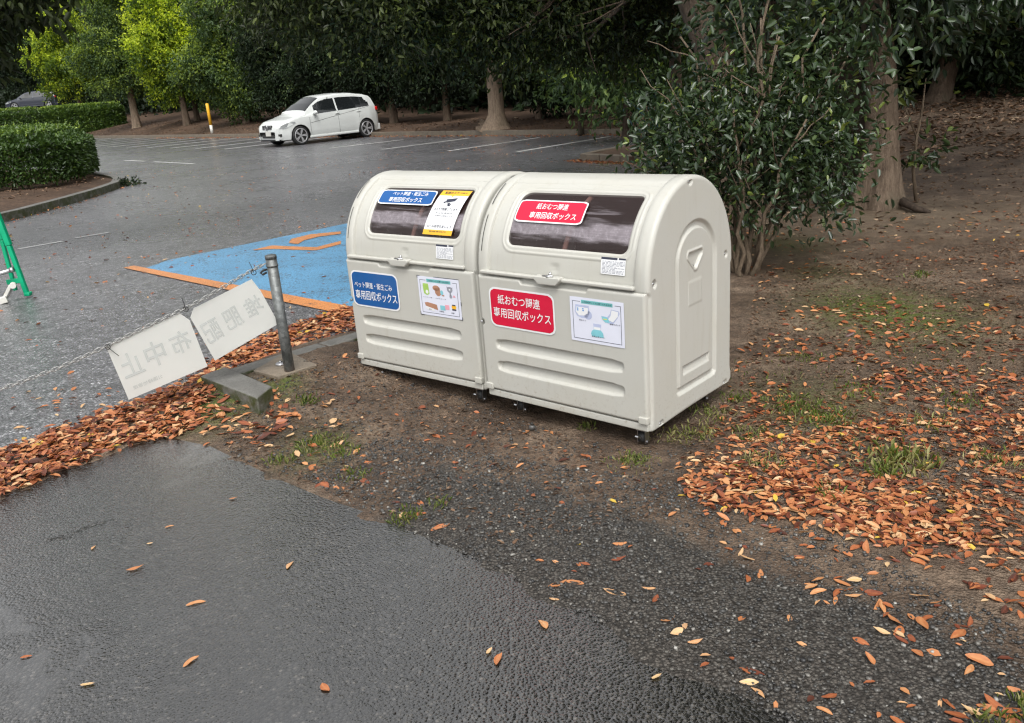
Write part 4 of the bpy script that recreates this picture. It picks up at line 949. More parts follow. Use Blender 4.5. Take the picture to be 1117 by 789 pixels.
def crown_pts(ells, nc, shell=.55, holes=.0):
    """clump centres in a union of ellipsoids (c, r)"""
    vol = np.array([e[1][0]*e[1][1]*e[1][2] for e in ells]); cnt = (nc*vol/vol.sum()).astype(int)+1; out = []; nr = []
    for (c, r), k in zip(ells, cnt):
        v = rdir(k); rad = rng.uniform(shell**3, 1, k)**(1/3); bump_ = 1+.16*np.sin(v[:, 0]*7+c[0])*np.cos(v[:, 2]*6+c[1])+.08*rng.normal(size=k)
        p = np.array(c)+v*np.array(r)*(rad*bump_)[:, None]; out.append(p); nr.append(v)
    return np.concatenate(out), np.concatenate(nr)
def foliage(name, ells, nc, per, cr, L, mat, parent, wr=.45, shell=.5, tint=(.45, .2, .16), droop=-.25, zmin=None, tipbias=0.0, keep=None, ljit=.3, sprig=.5):
    C_, N_ = crown_pts(ells, nc, shell)
    if keep is not None: k = keep(C_); C_, N_ = C_[k], N_[k]
    nc = len(C_); ax = N_+rdir(nc)*.8; ax /= np.linalg.norm(ax, axis=1, keepdims=True)            # each clump is a sprig along ax
    t_ = rng.uniform(-1, 1, (nc, per)); P = C_[:, None]+ax[:, None]*(t_*cr*1.3)[..., None]+rng.normal(size=(nc, per, 3))*cr*sprig
    P = P.reshape(-1, 3); n = len(P)
    d = np.repeat(ax, per, 0)*.8+rdir(n)*.9+np.array([0, 0, droop]); nm = rdir(n, 1.3)
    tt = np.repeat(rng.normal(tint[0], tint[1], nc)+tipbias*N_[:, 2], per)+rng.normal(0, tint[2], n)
    if zmin is not None: k = P[:, 2] > zmin; P, d, nm, tt = P[k], d[k], nm[k], tt[k]; n = len(P)
    return leaves(name, P, d, nm, L*rng.uniform(1-ljit, 1+ljit, n), wr, tt, mat, parent)
def trunk_mb(pts, radii, lobes=6, flare=.0, nseg=20, wob=.06, seed=0):
    """pts world points bottom to top; interpolated smooth tube with buttressed foot"""
    P = np.array(pts, float); s = np.linspace(0, 1, len(P)); k = 26; u = np.linspace(0, 1, k)**1.25
    Pi = np.stack([np.interp(u, s, P[:, j]) for j in range(3)], 1); Ri = np.interp(u, s, radii); R = random.Random(seed); ph = [R.uniform(0, 6) for _ in range(4)]
    for j in range(2): Pi[1:-1, j] += np.array([wob*Ri[0]*math.sin(4*q+ph[j]) for q in u])[1:-1]
    mb = MB(); f = lambda t_, a: 1+.07*math.sin(3*a+ph[0]+3*t_)+.04*math.sin(7*a+ph[1]-5*t_)+flare*math.exp(-t_*9)*(1+.75*math.sin(lobes*a+ph[2]))
    fr = [f(q, 0) for q in u]
    Pl = [tuple(p) for p in Pi]
    # tube() passes i/(m-1); remap to u
    return mb.tube(Pl, list(Ri), nseg, True, lambda t_, a: f(t_**1.25, a))
def limb(a, b, r0, r1, sag=.0, n=7, seed=0):
    R = random.Random(seed); a = np.array(a, float); b = np.array(b, float); L = np.linalg.norm(b-a); pts = []
    for i in range(n):
        t_ = i/(n-1); p = a+(b-a)*t_+np.array([0, 0, sag*L*math.sin(PI*t_)]); 
        if 0 < i < n-1: p = p+np.array([R.uniform(-1, 1) for _ in range(3)])*L*.03
        pts.append(p)
    return pts, [r0+(r1-r0)*i/(n-1) for i in range(n)]
def tree(name, base, top, r0, r1, ells, label, group, lm_, bm='bark', nc=500, per=20, cr=.22, L=.15, wr=.42, lobes=6, flare=.3, limbs=4, seed=0, cat='tree', tint=(.4, .2, .16), tipbias=0., keep=None, pts=None, radii=None, shell=.45, droop=-.25, zmin=None):
    base = np.array(base, float); root = empty(name, base); tag(root, label, cat, group)
    top = np.array(top, float); P = pts if pts is not None else [base+[0, 0, -.15], base+(top-base)*.3, base+(top-base)*.65, top]
    Rr = radii if radii is not None else [r0, r0*.85, (r0+r1)/2*.9, r1]
    trunk_mb([np.array(p)-base for p in P], Rr, lobes, flare, 22, seed=seed).build('trunk', M[bm], root, True)
    R = random.Random(seed+5)
    for i in range(limbs):
        e = ells[i % len(ells)]; st = base+(top-base)*R.uniform(.55, .95); en = np.array(e[0])+np.array([R.uniform(-.7, .7)*e[1][k] for k in range(3)])
        pts_, rr_ = limb(st-base, en-base, r1*.7, r1*.15, .05, 7, seed+i); mb = MB(); mb.tube(pts_, rr_, 8); mb.build('limb', M[bm], root, True)
    foliage('crown', [((np.array(c)-base), r) for c, r in ells], nc, per, cr, L, M[lm_], root, wr, shell, tint, droop, tipbias=tipbias, keep=(lambda C_: keep(C_+base)) if keep else None, zmin=zmin)
    return root

# ---- hedges
def hedge(name, poly, z0, z1, n, L, label, cat='hedge', tint=(.35, .18, .16), stems=10, group=None, under=.0, seed=1, toplight=.25):
    R = np.random.default_rng(seed); poly = [tuple(map(float, p)) for p in poly]; P = np.array(poly); c0 = P.mean(0); root = empty(name, (c0[0], c0[1], z0)); tag(root, label, cat, group)
    lo, hi = P.min(0), P.max(0); X = R.uniform(lo[0], hi[0], n*12); Y = R.uniform(lo[1], hi[1], n*12); sd_ = poly_sdf(X, Y, poly); k = sd_ < 0; X, Y, sd_ = X[k], Y[k], sd_[k]
    m = len(X); Z = z0+under+(z1-z0-under)*R.uniform(0, 1, m)**.8
    # keep a shell: near the sides, or near the top
    hgt = z1-.34*(1-sstep(0, .75, -sd_))**2-.0+.09*(fbm(X*2.2, Y*2.2, 8)-.5)*2
    topk = R.uniform(0, 1, m) < .05; Z = np.where(topk, hgt-np.abs(R.normal(0, .05, m)), Z*1.0); side_k = (-sd_ < .10+.24*R.uniform(0, 1, m)**2+.07*np.sin(Z*7+X*4)+.10*(1-np.clip((Z-z0)/(z1-z0)*2.2, 0, 1))); k = (topk | side_k) & (Z <= hgt+.03)
    X, Y, Z, sd_ = X[k][:n], Y[k][:n], Z[k][:n], sd_[k][:n]; m = len(X); out = np.stack([X-c0[0], Y-c0[1], (Z-(z0+z1)/2)*1.5], 1); out /= np.linalg.norm(out, axis=1, keepdims=True)
    d = out*.5+R.normal(size=(m, 3))*.6+[0, 0, .45]; nm = R.normal(size=(m, 3))*.6+[0, 0, 1.]+out*.6
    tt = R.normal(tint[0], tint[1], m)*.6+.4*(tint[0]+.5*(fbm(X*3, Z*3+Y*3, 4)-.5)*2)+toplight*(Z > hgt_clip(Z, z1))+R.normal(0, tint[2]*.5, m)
    leaves('foliage', np.stack([X-c0[0], Y-c0[1], Z-z0], 1), d, nm, L*R.uniform(.7, 1.3, m), .5, tt, M['leaf_hedge'], root)
    ns = 90; kx = R.choice(m, ns); SP = np.stack([X[kx]-c0[0], Y[kx]-c0[1], np.maximum(Z[kx], hgt[k][:n][kx] if False else z1-.12)-z0], 1); SP = SP[sd_[kx] < -.12]; ns = len(SP); hh = R.uniform(.08, .22, ns)
    LP = np.concatenate([SP+[0, 0, 1]*(hh*f)[:, None]+R.normal(size=(ns, 3))*.012 for f in (.3, .5, .7, .85, 1.0, .6, .9)]); leaves('foliage', LP, R.normal(size=(len(LP), 3))*.7+[0, 0, .8], R.normal(size=(len(LP), 3))+[0, 0, .6], L*R.uniform(.5, .9, len(LP)), .42, R.normal(.8, .15, len(LP)), M['leaf_hedge'], root)
    for i in range(stems):
        mb = MB()
        for _ in range(200):
            x, y = R.uniform(lo[0], hi[0]), R.uniform(lo[1], hi[1])
            if poly_sdf(np.array([x]), np.array([y]), poly)[0] < -.25: break
        a = np.array([x-c0[0], y-c0[1], -.05])
        pts_, rr_ = limb(a, a+[R.uniform(-.3, .3), R.uniform(-.3, .3), (z1-z0)*.85], .022, .008, 0, 6, i); mb.tube(pts_, rr_, 7); mb.build('stem', M['stem'], root, True)
    return root
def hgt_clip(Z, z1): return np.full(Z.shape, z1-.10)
def rounded(poly, r=.5, k=5):
    P = [np.array(p, float) for p in poly]; out = []; n = len(P)
    for i in range(n):
        a, b, c = P[i-1], P[i], P[(i+1) % n]; u = (a-b)/np.linalg.norm(a-b); v = (c-b)/np.linalg.norm(c-b); q = min(r, np.linalg.norm(a-b)/2.1, np.linalg.norm(c-b)/2.1); s, e = b+u*q, b+v*q
        for t_ in np.linspace(0, 1, k): out.append(tuple((1-t_)**2*s+2*t_*(1-t_)*b+t_*t_*e))
    return out
H1 = rounded([(-14, 16.9), (-10.6, 17.2), (-9.15, 17.5), (-9.0, 19.0), (-9.8, 21.6), (-11.2, 23.6), (-16, 25.5)], .7)
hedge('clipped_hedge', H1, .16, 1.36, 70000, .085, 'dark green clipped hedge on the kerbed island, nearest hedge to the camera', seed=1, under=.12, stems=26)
def poly_px(pts, Y0): return [tuple(PY(*p, y)[:2]) for p, y in zip(pts, Y0)]
H2 = rounded(poly_px([(38, 138), (138, 138), (138, 138), (50, 138)], (61, 62.5, 66, 65)), 1.2)
hz = float(bed_z(*[np.array([v]) for v in PY(90, 138, 62)[:2]])[0])
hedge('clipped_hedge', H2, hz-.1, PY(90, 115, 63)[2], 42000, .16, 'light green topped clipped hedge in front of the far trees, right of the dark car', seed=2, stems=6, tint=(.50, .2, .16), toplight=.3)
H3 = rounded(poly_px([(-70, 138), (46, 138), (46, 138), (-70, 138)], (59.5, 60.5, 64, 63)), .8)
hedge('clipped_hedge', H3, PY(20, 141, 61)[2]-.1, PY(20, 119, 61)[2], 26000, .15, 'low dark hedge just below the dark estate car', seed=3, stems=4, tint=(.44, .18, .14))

# ---- the evergreen bush behind the boxes
bb = G(812, 298, .03); bush = empty('evergreen_bush', bb); tag(bush, 'large glossy-leaved evergreen bush with many thin stems behind the boxes', 'bush')
bc = lambda px, py, Y: PY(px, py, Y)
stems = [((800, 300), (770, 150), 6.7), ((805, 302), (790, 60), 6.8), ((812, 302), (830, 20), 6.6), ((818, 300), (850, 40), 6.5), ((822, 296), (900, 20), 6.4), ((808, 300), (735, 120), 6.5), ((815, 303), (880, 130), 6.1), ((803, 298), (812, -60), 6.9), ((819, 300), (905, 110), 6.9), ((811, 304), (800, 120), 6.2), ((806, 301), (742, 40), 6.9), ((824, 299), (925, 60), 6.6), ((810, 298), (700, 180), 6.6), ((816, 298), (845, -70), 6.3)]
for i, (a, b, Y) in enumerate(stems):
    A = G(*a, .0)-bb+[0, 0, -.05]; B = bc(*b, Y)-bb; pts_, rr_ = limb(A, B, .019, .007, .0, 10, 40+i); mid_ = np.linspace(0, 1, 10)
    pts_ = [p*1.0+np.array([(.0-(p[0]))*.35*math.sin(PI*t_)*.6, 0, 0]) for p, t_ in zip(pts_, mid_)]; mb = MB(); mb.tube(pts_, rr_, 7); mb.build('stem', M['stem'], bush, True)
    R = random.Random(i)
    for j in range(3):
        k = R.randint(4, 8); e = np.array(pts_[k])+[R.uniform(-.4, .4), R.uniform(-.3, .3), R.uniform(.15, .5)]; p2, r2 = limb(pts_[k], e, .007, .003, 0, 5, i*7+j); mb = MB(); mb.tube(p2, r2, 5); mb.build('twig', M['stem'], bush, True)
BE = [(bc(800, 155, 6.7), (.78, .70, .42)), (bc(865, 130, 6.7), (.50, .6, .52)), (bc(735, 165, 6.5), (.42, .38, .28)), (bc(860, 205, 6.3), (.46, .42, .30)), (bc(900, 170, 6.5), (.27, .38, .42)), (bc(770, 215, 6.6), (.4, .4, .22)), (bc(780, 120, 6.8), (.6, .6, .3))]
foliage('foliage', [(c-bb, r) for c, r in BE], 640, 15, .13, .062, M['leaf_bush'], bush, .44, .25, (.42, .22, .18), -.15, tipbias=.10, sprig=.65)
BU = [(bc(885, 40, 6.7), (.45, .6, .5)), (bc(830, -10, 6.8), (.6, .6, .40)), (bc(940, 30, 6.6), (.4, .5, .4)), (bc(800, 60, 7.0), (.5, .5, .35)), (bc(840, -150, 7), (1.2, 1.1, .6)), (bc(930, 100, 6.6), (.30, .4, .35)), (bc(765, 30, 7.2), (.42, .5, .34)), (bc(720, 110, 7.0), (.3, .4, .25))]
foliage('foliage', [(c-bb, r) for c, r in BU], 300, 11, .12, .075, M['leaf_bush'], bush, .46, .2, (.42, .2, .16), -.1, tipbias=.08, sprig=.6)

# ---- big trunks at the right
def PP(L_): return [PY(px, py, Y) for px, py, Y in L_]
T1 = PP([(800, 165, 9.6), (793, 120, 9.6), (782, 60, 9.6), (768, 20, 9.6), (752, -25, 9.6)]); T1b = np.array([T1[0][0], 9.6, .02])
t1 = empty('evergreen_tree', T1b); tag(t1, 'big forked brown trunk behind the bush, its canopy spreading over the parking lot', 'tree')
trunk_mb([np.array([0, 0, -.1])]+[p-T1b for p in T1]+[PY(735, -140, 9.8)-T1b], [.34, .23, .21, .20, .19, .17, .13], 5, .3, seed=1).build('trunk', M['bark'], t1, True)
mb = MB(); p_, r_ = limb(T1[3]-T1b, PY(700, -60, 10.4)-T1b, .15, .08, .05, 7, 2); mb.tube(p_, r_, 12); mb.build('limb', M['bark'], t1, True)
mb = MB(); p_ = [p-T1b for p in PP([(838, 150, 9.9), (834, 95, 9.9), (834, 50, 9.9), (845, 10, 9.9), (850, -60, 9.9)])]; mb.tube([np.array([p_[0][0], p_[0][1], -.1])]+p_, [.20, .16, .15, .15, .13, .1], 16); mb.build('second_trunk', M['bark'], t1, True)
CE = [(PY(625, 8, 11.6), (1.2, 1.3, .62)), (PY(560, -5, 11.4), (1.4, 1.5, .85)), (PY(450, -12, 11.4), (1.4, 1.5, .90)), (PY(345, -32, 11.6), (1.25, 1.4, .85)), (PY(680, 30, 12.2), (.7, 1.0, .50)), (PY(600, -100, 12), (1.8, 1.4, .7)), (PY(760, -110, 11.6), (1.6, 1.3, .6))]
foliage('crown', [(c-T1b, r) for c, r in CE], 2600, 26, .20, .078, M['leaf_canopy'], t1, .44, .2, (.42, .24, .18), -.3, sprig=.6)
for i, (a, b) in enumerate((((752, -25, 9.6), (560, 30, 11)), ((752, -25, 9.6), (430, 20, 11.4)), ((745, -60, 9.7), (330, -10, 11.6)), ((752, -25, 9.6), (640, 45, 10.8)), ((745, -60, 9.7), (500, -20, 12)))):
    p_, r_ = limb(PY(*a)-T1b, PY(*b)-T1b, .07, .015, .10, 12, 60+i); mb = MB(); mb.tube(p_, r_, 8); mb.build('limb', M['bark'], t1, True)
    R = random.Random(80+i)
    for j in range(7):
        k = R.randint(4, 11); e = np.array(p_[k])+[R.uniform(-.9, .3), R.uniform(-.6, .6), R.uniform(-.45, .15)]; p2, r2 = limb(p_[k], e, .014, .004, -.05, 6, i*9+j); mb = MB(); mb.tube(p2, r2, 5); mb.build('twig', M['bark'], t1, True)
UC = [(np.array([1.9, 9.6, 6.4]), (2.2, 2.2, 1.8)), (np.array([3.4, 8.2, 6.9]), (2.4, 2.2, 1.9)), (np.array([2.6, 12.2, 6.2]), (2.3, 2.0, 1.6)), (np.array([2.2, 7.6, 8.2]), (2.0, 1.8, 1.3))]
foliage('unseen_crown', [(c-T1b, r) for c, r in UC], 1900, 16, .30, .18, M['leaf_canopy'], t1, .46, .3, (.36, .2, .16), -.3)  # crown above the frame, added to block sky reflection in the path
# tree 2, right
T2 = PP([(956, 218, 9.0), (961, 150, 9.0), (962, 95, 9.0), (959, 45, 9.0), (952, -20, 9.0)]); b2 = np.array([T2[0][0], 9.0, float(soil_h(np.array([T2[0][0]]), np.array([9.0]))[0])])
t2 = empty('evergreen_tree', b2); tag(t2, 'stout straight trunk with spreading foot standing on bare soil right of the bush', 'tree')
trunk_mb([np.array([0, 0, -.12])]+[p-b2 for p in T2[1:]]+[PY(940, -160, 9.2)-b2], [.22, .158, .145, .14, .135, .12], 5, .36, seed=3, nseg=28).build('trunk', M['bark_mid'], t2, True)
mb = MB(); p_ = [p-b2 for p in PP([(940, 205, 9.6), (938, 160, 9.6), (930, 110, 9.6), (918, 60, 9.6), (905, -10, 9.6)])]; mb.tube(p_, [.19, .16, .15, .14, .12], 14); mb.build('second_trunk', M['bark_dark'], t2, True)
TE = [(PY(960, -10, 8.6), (1.1, 1.2, .50)), (PY(1040, -20, 8.8), (.85, 1.1, .55)), (PY(900, -40, 9.2), (1.2, 1.1, .6)), (PY(1080, -120, 9.5), (1.8, 1.6, .9)), (PY(930, -160, 9.8), (2.2, 1.8, .9))]
foliage('crown', [(c-b2, r) for c, r in TE], 760, 18, .19, .125, M['leaf_bush'], t2, .36, .2, (.34, .2, .16), -.55, sprig=.6)
UC = [(np.array([6.4, 9.4, 6.2]), (2.6, 2.3, 1.9)), (np.array([5.6, 6.8, 7.0]), (2.2, 2.0, 1.7)), (np.array([8.6, 8.0, 6.2]), (2.4, 2.2, 1.8))]
foliage('unseen_crown', [(c-b2, r) for c, r in UC], 1000, 14, .30, .20, M['leaf_bush'], t2, .42, .3, (.34, .2, .16), -.3)  # out of view too, added to darken the path's reflection at right
# sapling with thin stem
sp = PP([(1000, 216, 9.1), (996, 185, 9.1), (1000, 150, 9.1), (1006, 120, 9.1), (1010, 85, 9.1)]); sp[0] = np.array([sp[0][0], 9.1, float(soil_h(np.array([sp[0][0]]), np.array([9.1]))[0])])
s0 = empty('sapling', sp[0]); tag(s0, 'thin bare-stemmed sapling just right of the stout trunk', 'sapling')
mb = MB(); mb.tube([p-sp[0] for p in sp], [.022, .018, .015, .011, .006], 8); mb.build('stem', M['stem'], s0, True)
mb = MB(); mb.tube([sp[2]-sp[0], PY(988, 120, 9.1)-sp[0], PY(985, 95, 9.1)-sp[0]], [.010, .007, .004], 6); mb.build('stem', M['stem'], s0, True)
foliage('foliage', [(PY(1015, 160, 9.1)-sp[0], (.22, .2, .12)), (PY(1005, 175, 9.0)-sp[0], (.18, .2, .10)), (PY(990, 100, 9.1)-sp[0], (.2, .2, .2))], 22, 7, .06, .10, M['leaf_bush'], s0, .4, .1, (.6, .2, .2))
rt = empty('exposed_root', G(985, 222, .05)); r0_ = np.array(rt.location); mb = MB(); p_ = [G(a, b, c)-r0_ for a, b, c in ((975, 214, .08), (988, 222, .09), (1000, 228, .06), (1015, 232, .02))]; mb.tube(p_, [.05, .045, .035, .02], 8); mb.build('root', M['bark_dark'], rt, True); tag(rt, 'gnarled root breaking the soil beside the sapling', 'root')
# pale slim trunk left of the bush
q = PP([(741, 140, 13), (737, 100, 13), (736, 60, 13), (734, 20, 13), (738, -60, 13)]); tb = np.array([q[0][0], 13., .0])
tree('slender_tree', tb, q[-1], .13, .09, [(PY(735, -60, 13), (1.6, 1.4, .9)), (PY(700, 60, 13.4), (.7, .8, .5)), (PY(690, -10, 13.6), (1.0, .9, .6))], 'slim pale trunk seen left of the bush with hanging green sprays', None, 'leaf_mid', 'bark_pale', 420, 14, .2, .12, pts=[tb+[0, 0, -.1]]+q, radii=[.13, .10, .09, .085, .085, .07], flare=.2, limbs=3, tint=(.42, .2, .16))
# trunk deeper on the right mound
q = PP([(1017, 140, 16.5), (1024, 105, 16.5), (1034, 70, 16.5), (1040, 20, 16.5)]); tb = np.array([q[0][0], 16.5, float(soil_h(np.array([q[0][0]]), np.array([16.5]))[0])])
tree('evergreen_tree', tb, q[-1], .26, .15, [(PY(1040, -20, 16.5), (2.2, 2, 1.3)), (PY(1090, 40, 16.8), (1.3, 1.2, 1.0)), (PY(1000, 30, 17), (1.0, 1.2, .9))], 'leaning brown trunk on the leaf-covered mound, far right', None, 'leaf_dark', 'bark', 700, 16, .25, .17, pts=[tb+[0, 0, -.15]]+q[1:], radii=[.28, .21, .18, .15], flare=.35, tint=(.42, .22, .16))

# ---- understorey on the right and behind
GRP = 'evergreen shrubs at the edge of the wood'
rs = [(1105, 105, 17.5, 2.0, 1.5, 'leaf_mid', 'leafy shrub on the leaf mound at the right edge'), (1060, 120, 19.5, 1.6, 1.4, 'leaf_dark', 'dark shrub behind the leaning trunk on the mound'), (985, 110, 18.5, 1.7, 1.5, 'leaf_dark', 'dark shrub between the stout trunk and the leaning trunk'), (905, 110, 19, 1.8, 1.7, 'leaf_dark', 'dark shrub behind the right side of the bush'), (830, 115, 20, 1.8, 1.7, 'leaf_dark', 'dark shrub straight behind the bush'),
      (680, 70, 20.5, 1.9, 1.6, 'leaf_mid', 'layered green shrub over the kerb just left of the bush'), (630, 62, 24, 1.9, 1.5, 'leaf_mid', 'layered green tree spray at the right end of the far kerb')]
for i, (px, py, Y, r, h, lm_, lab) in enumerate(rs):
    c = PY(px, py, Y); gz = max(.1, float(soil_h(np.array([c[0]]), np.array([Y]))[0])) if px > 800 else .15; bs = np.array([c[0], Y, gz])
    top_ = bs+[.1, 0, max(1.2, c[2]-gz+h*.5)]
    tree('woodland_shrub', bs, top_, .08, .03, [(c+[0, 0, .2], (r, r*.9, h)), (c+[r*.4, .3, h*.8], (r*.8, r*.7, h*.7)), (c+[-r*.4, .2, h*1.5], (r, r*.8, h))], lab, GRP, lm_, 'bark_dark', 520, 15, .22, .15, seed=100+i, limbs=3, flare=.1, cat='shrub', tint=(.42, .22, .16), zmin=-.0)

# ---- row of trees along the far kerb, left to right
GR = 'evergreen trees in a row behind the far kerb'
def ktree(px, d, lab, lm_, h, cw, ch, r0, nc, L, low=.6, bm='bark', seed=0, lean=0, extra=None, tint=(.42, .2, .15), tipbias=.1, flare=.35, name='evergreen_tree', per=17, group=GR):
    b = on_bed(px, d); dist = np.linalg.norm(b[:2]); top_ = b+[lean, 0, h*.8]
    E_ = [(b+[lean*.6, 0, low+ch], (cw, cw*.9, ch)), (b+[lean+cw*.35, .2, low+ch*2.0], (cw*.9, cw*.8, ch*.9)), (b+[lean-cw*.45, -.3, low+ch*1.7], (cw*.85, cw*.8, ch*.9)), (b+[lean, 0, low+ch*3.0], (cw*.9, cw*.85, ch*.9))]
    for (ex, ey, ez, er, eh) in (extra or []): E_.append((b+[ex, ey, ez], (er, er*.8, eh)))
    Rl = random.Random(900+seed); big = E_; E_ = []
    for (c, r) in big:                                             # billows: smaller lobes on the face of each mass
        E_.append((c, tuple(q*.72 for q in r)))
        for _ in range(7):
            v = np.array([Rl.uniform(-1, 1), Rl.uniform(-1, .5), Rl.uniform(-.8, .9)]); v /= np.linalg.norm(v); s_ = Rl.uniform(.30, .46)
            E_.append((c+v*np.array(r)*.80, (r[0]*s_, r[1]*s_, r[2]*s_*.9)))
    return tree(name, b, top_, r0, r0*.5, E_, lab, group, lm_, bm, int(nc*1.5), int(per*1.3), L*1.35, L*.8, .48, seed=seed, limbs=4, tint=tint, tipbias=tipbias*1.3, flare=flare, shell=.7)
ktree(40, 9, 'grey-green tree rising behind the dark estate car', 'leaf_mid', 8, 3.4, 2.2, .22, 1000, .26, 2.0, seed=1, tint=(.72, .22, .15), tipbias=.2)
ktree(-15, 6, 'shadowy tree at the far left edge beyond the low hedge', 'leaf_dark', 8, 3.2, 2.0, .22, 700, .26, 1.6, seed=2)
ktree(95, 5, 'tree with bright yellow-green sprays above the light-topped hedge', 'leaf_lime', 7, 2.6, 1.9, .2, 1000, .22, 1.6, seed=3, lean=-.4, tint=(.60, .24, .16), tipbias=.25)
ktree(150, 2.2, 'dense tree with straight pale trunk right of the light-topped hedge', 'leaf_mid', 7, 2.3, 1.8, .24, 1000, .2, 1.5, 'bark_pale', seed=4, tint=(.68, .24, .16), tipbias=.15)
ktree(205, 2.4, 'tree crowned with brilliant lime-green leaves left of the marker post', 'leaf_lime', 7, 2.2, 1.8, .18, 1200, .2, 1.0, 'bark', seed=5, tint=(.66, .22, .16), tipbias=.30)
ktree(217, 3.8, 'short-trunked dark tree tucked behind the lime-green one', 'leaf_mid', 6, 1.8, 1.6, .15, 700, .2, .7, seed=6)
ktree(270, 2.6, 'broad tree drooping close to the ground behind the marker post', 'leaf_mid', 6, 2.3, 1.6, .2, 1100, .19, .3, seed=7, tint=(.64, .24, .15), tipbias=.16)
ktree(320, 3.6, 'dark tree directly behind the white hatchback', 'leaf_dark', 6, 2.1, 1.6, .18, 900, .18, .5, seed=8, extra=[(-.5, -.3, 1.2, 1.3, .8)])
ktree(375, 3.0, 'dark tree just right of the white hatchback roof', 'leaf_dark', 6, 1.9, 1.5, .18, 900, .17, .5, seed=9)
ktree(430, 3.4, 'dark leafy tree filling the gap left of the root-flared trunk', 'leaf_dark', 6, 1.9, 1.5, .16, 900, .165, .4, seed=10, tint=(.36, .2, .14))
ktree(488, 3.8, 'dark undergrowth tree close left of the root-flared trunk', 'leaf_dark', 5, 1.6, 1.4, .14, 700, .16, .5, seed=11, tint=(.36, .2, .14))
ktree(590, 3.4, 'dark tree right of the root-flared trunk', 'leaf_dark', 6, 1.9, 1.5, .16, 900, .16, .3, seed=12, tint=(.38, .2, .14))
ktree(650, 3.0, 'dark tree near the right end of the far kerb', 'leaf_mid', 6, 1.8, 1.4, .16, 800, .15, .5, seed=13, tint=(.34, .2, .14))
ktree(5, 16, 'pale grey-green tree far behind the dark estate car', 'leaf_mid', 9, 4.2, 2.6, .25, 800, .34, .6, seed=41, tint=(.5, .2, .15))
ktree(-60, 12, 'tall tree beyond the road at the far left edge', 'leaf_mid', 9, 4.2, 2.6, .25, 700, .34, .6, seed=42, tint=(.42, .2, .15))
# the tree with the flared foot, right behind the kerb
b = on_bed(540, .55); b[2] = .17; tt_ = PY(521, 88, b[1])
tp = [b+[0, 0, -.15], PY(541, 125, b[1]), PY(540, 105, b[1]), PY(539, 85, b[1]), PY(538, 40, b[1]+.2)]
tree('evergreen_tree', b, PY(538, 40, b[1]+.2), .42, .15, [(PY(530, 30, b[1]), (2.6, 2.2, 1.15)), (PY(560, -30, b[1]+1), (2.8, 2.3, 1.5)), (PY(480, -10, b[1]), (2.0, 2.0, 1.2)), (PY(600, 20, b[1]+.5), (1.8, 1.8, 1.0))], 'tree with brown root-flared trunk right behind the far kerb', GR, 'leaf_dark', 'bark_pale', 1000, 17, .28, .17, pts=tp, radii=[.42, .26, .24, .23, .2], flare=.5, lobes=6, seed=21, limbs=4)
# a far-off wood that reads as one dark mass, in two belts
def wood(name, t0, t1, d0, d1, zt, n, L, mat, seed):
    R = np.random.default_rng(seed); nc = n//10; t_ = R.uniform(t0, t1, nc); d = R.uniform(d0, d1, nc); X = K0[0]+KT[0]*t_+KN[0]*d; Y = K0[1]+KT[1]*t_+KN[1]*d
    top_ = zt*(.8+.4*fbm(t_*.16, d*.1, seed)); Z = bed_z(X, Y)+R.uniform(0, 1, nc)*top_; C_ = np.stack([X, Y, Z], 1)
    P = (C_[:, None]+R.normal(size=(nc, 10, 3))*L*1.6).reshape(-1, 3); m = len(P); tt = np.repeat(R.normal(.32, .2, nc), 10)+R.normal(0, .1, m)
    dd_ = R.normal(size=(m, 3))+[0, 0, -.3]; nm = R.normal(size=(m, 3))+[0, 0, 1]
    return tag(leaves(name, P, dd_, nm, L*R.uniform(.7, 1.3, m), .6, tt, mat), kind='stuff')
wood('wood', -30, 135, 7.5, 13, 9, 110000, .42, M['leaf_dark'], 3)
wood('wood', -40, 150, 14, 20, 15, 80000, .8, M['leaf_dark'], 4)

# ---- overhanging dark branches at the top left corner
b = np.array([-9.6, 9.0, 0.]); b = PY(-190, 300, 10.5); b[2] = -.0
tree('evergreen_tree', b, PY(-150, -60, 10.5), .25, .14, [(PY(-8, 8, 9.6), (.55, .6, .32)), (PY(30, -12, 9.8), (.55, .6, .24)), (PY(-80, 30, 9.8), (.7, .8, .6)), (PY(-20, -90, 10), (1.3, 1.2, .6)), (PY(-32, 65, 9.8), (.14, .2, .32))], 'dark overhanging branches of a tree at the top left corner', None, 'leaf_canopy', 'bark_dark', 520, 16, .17, .13, seed=31, limbs=6, tint=(.30, .18, .14), droop=-.7, flare=.2)
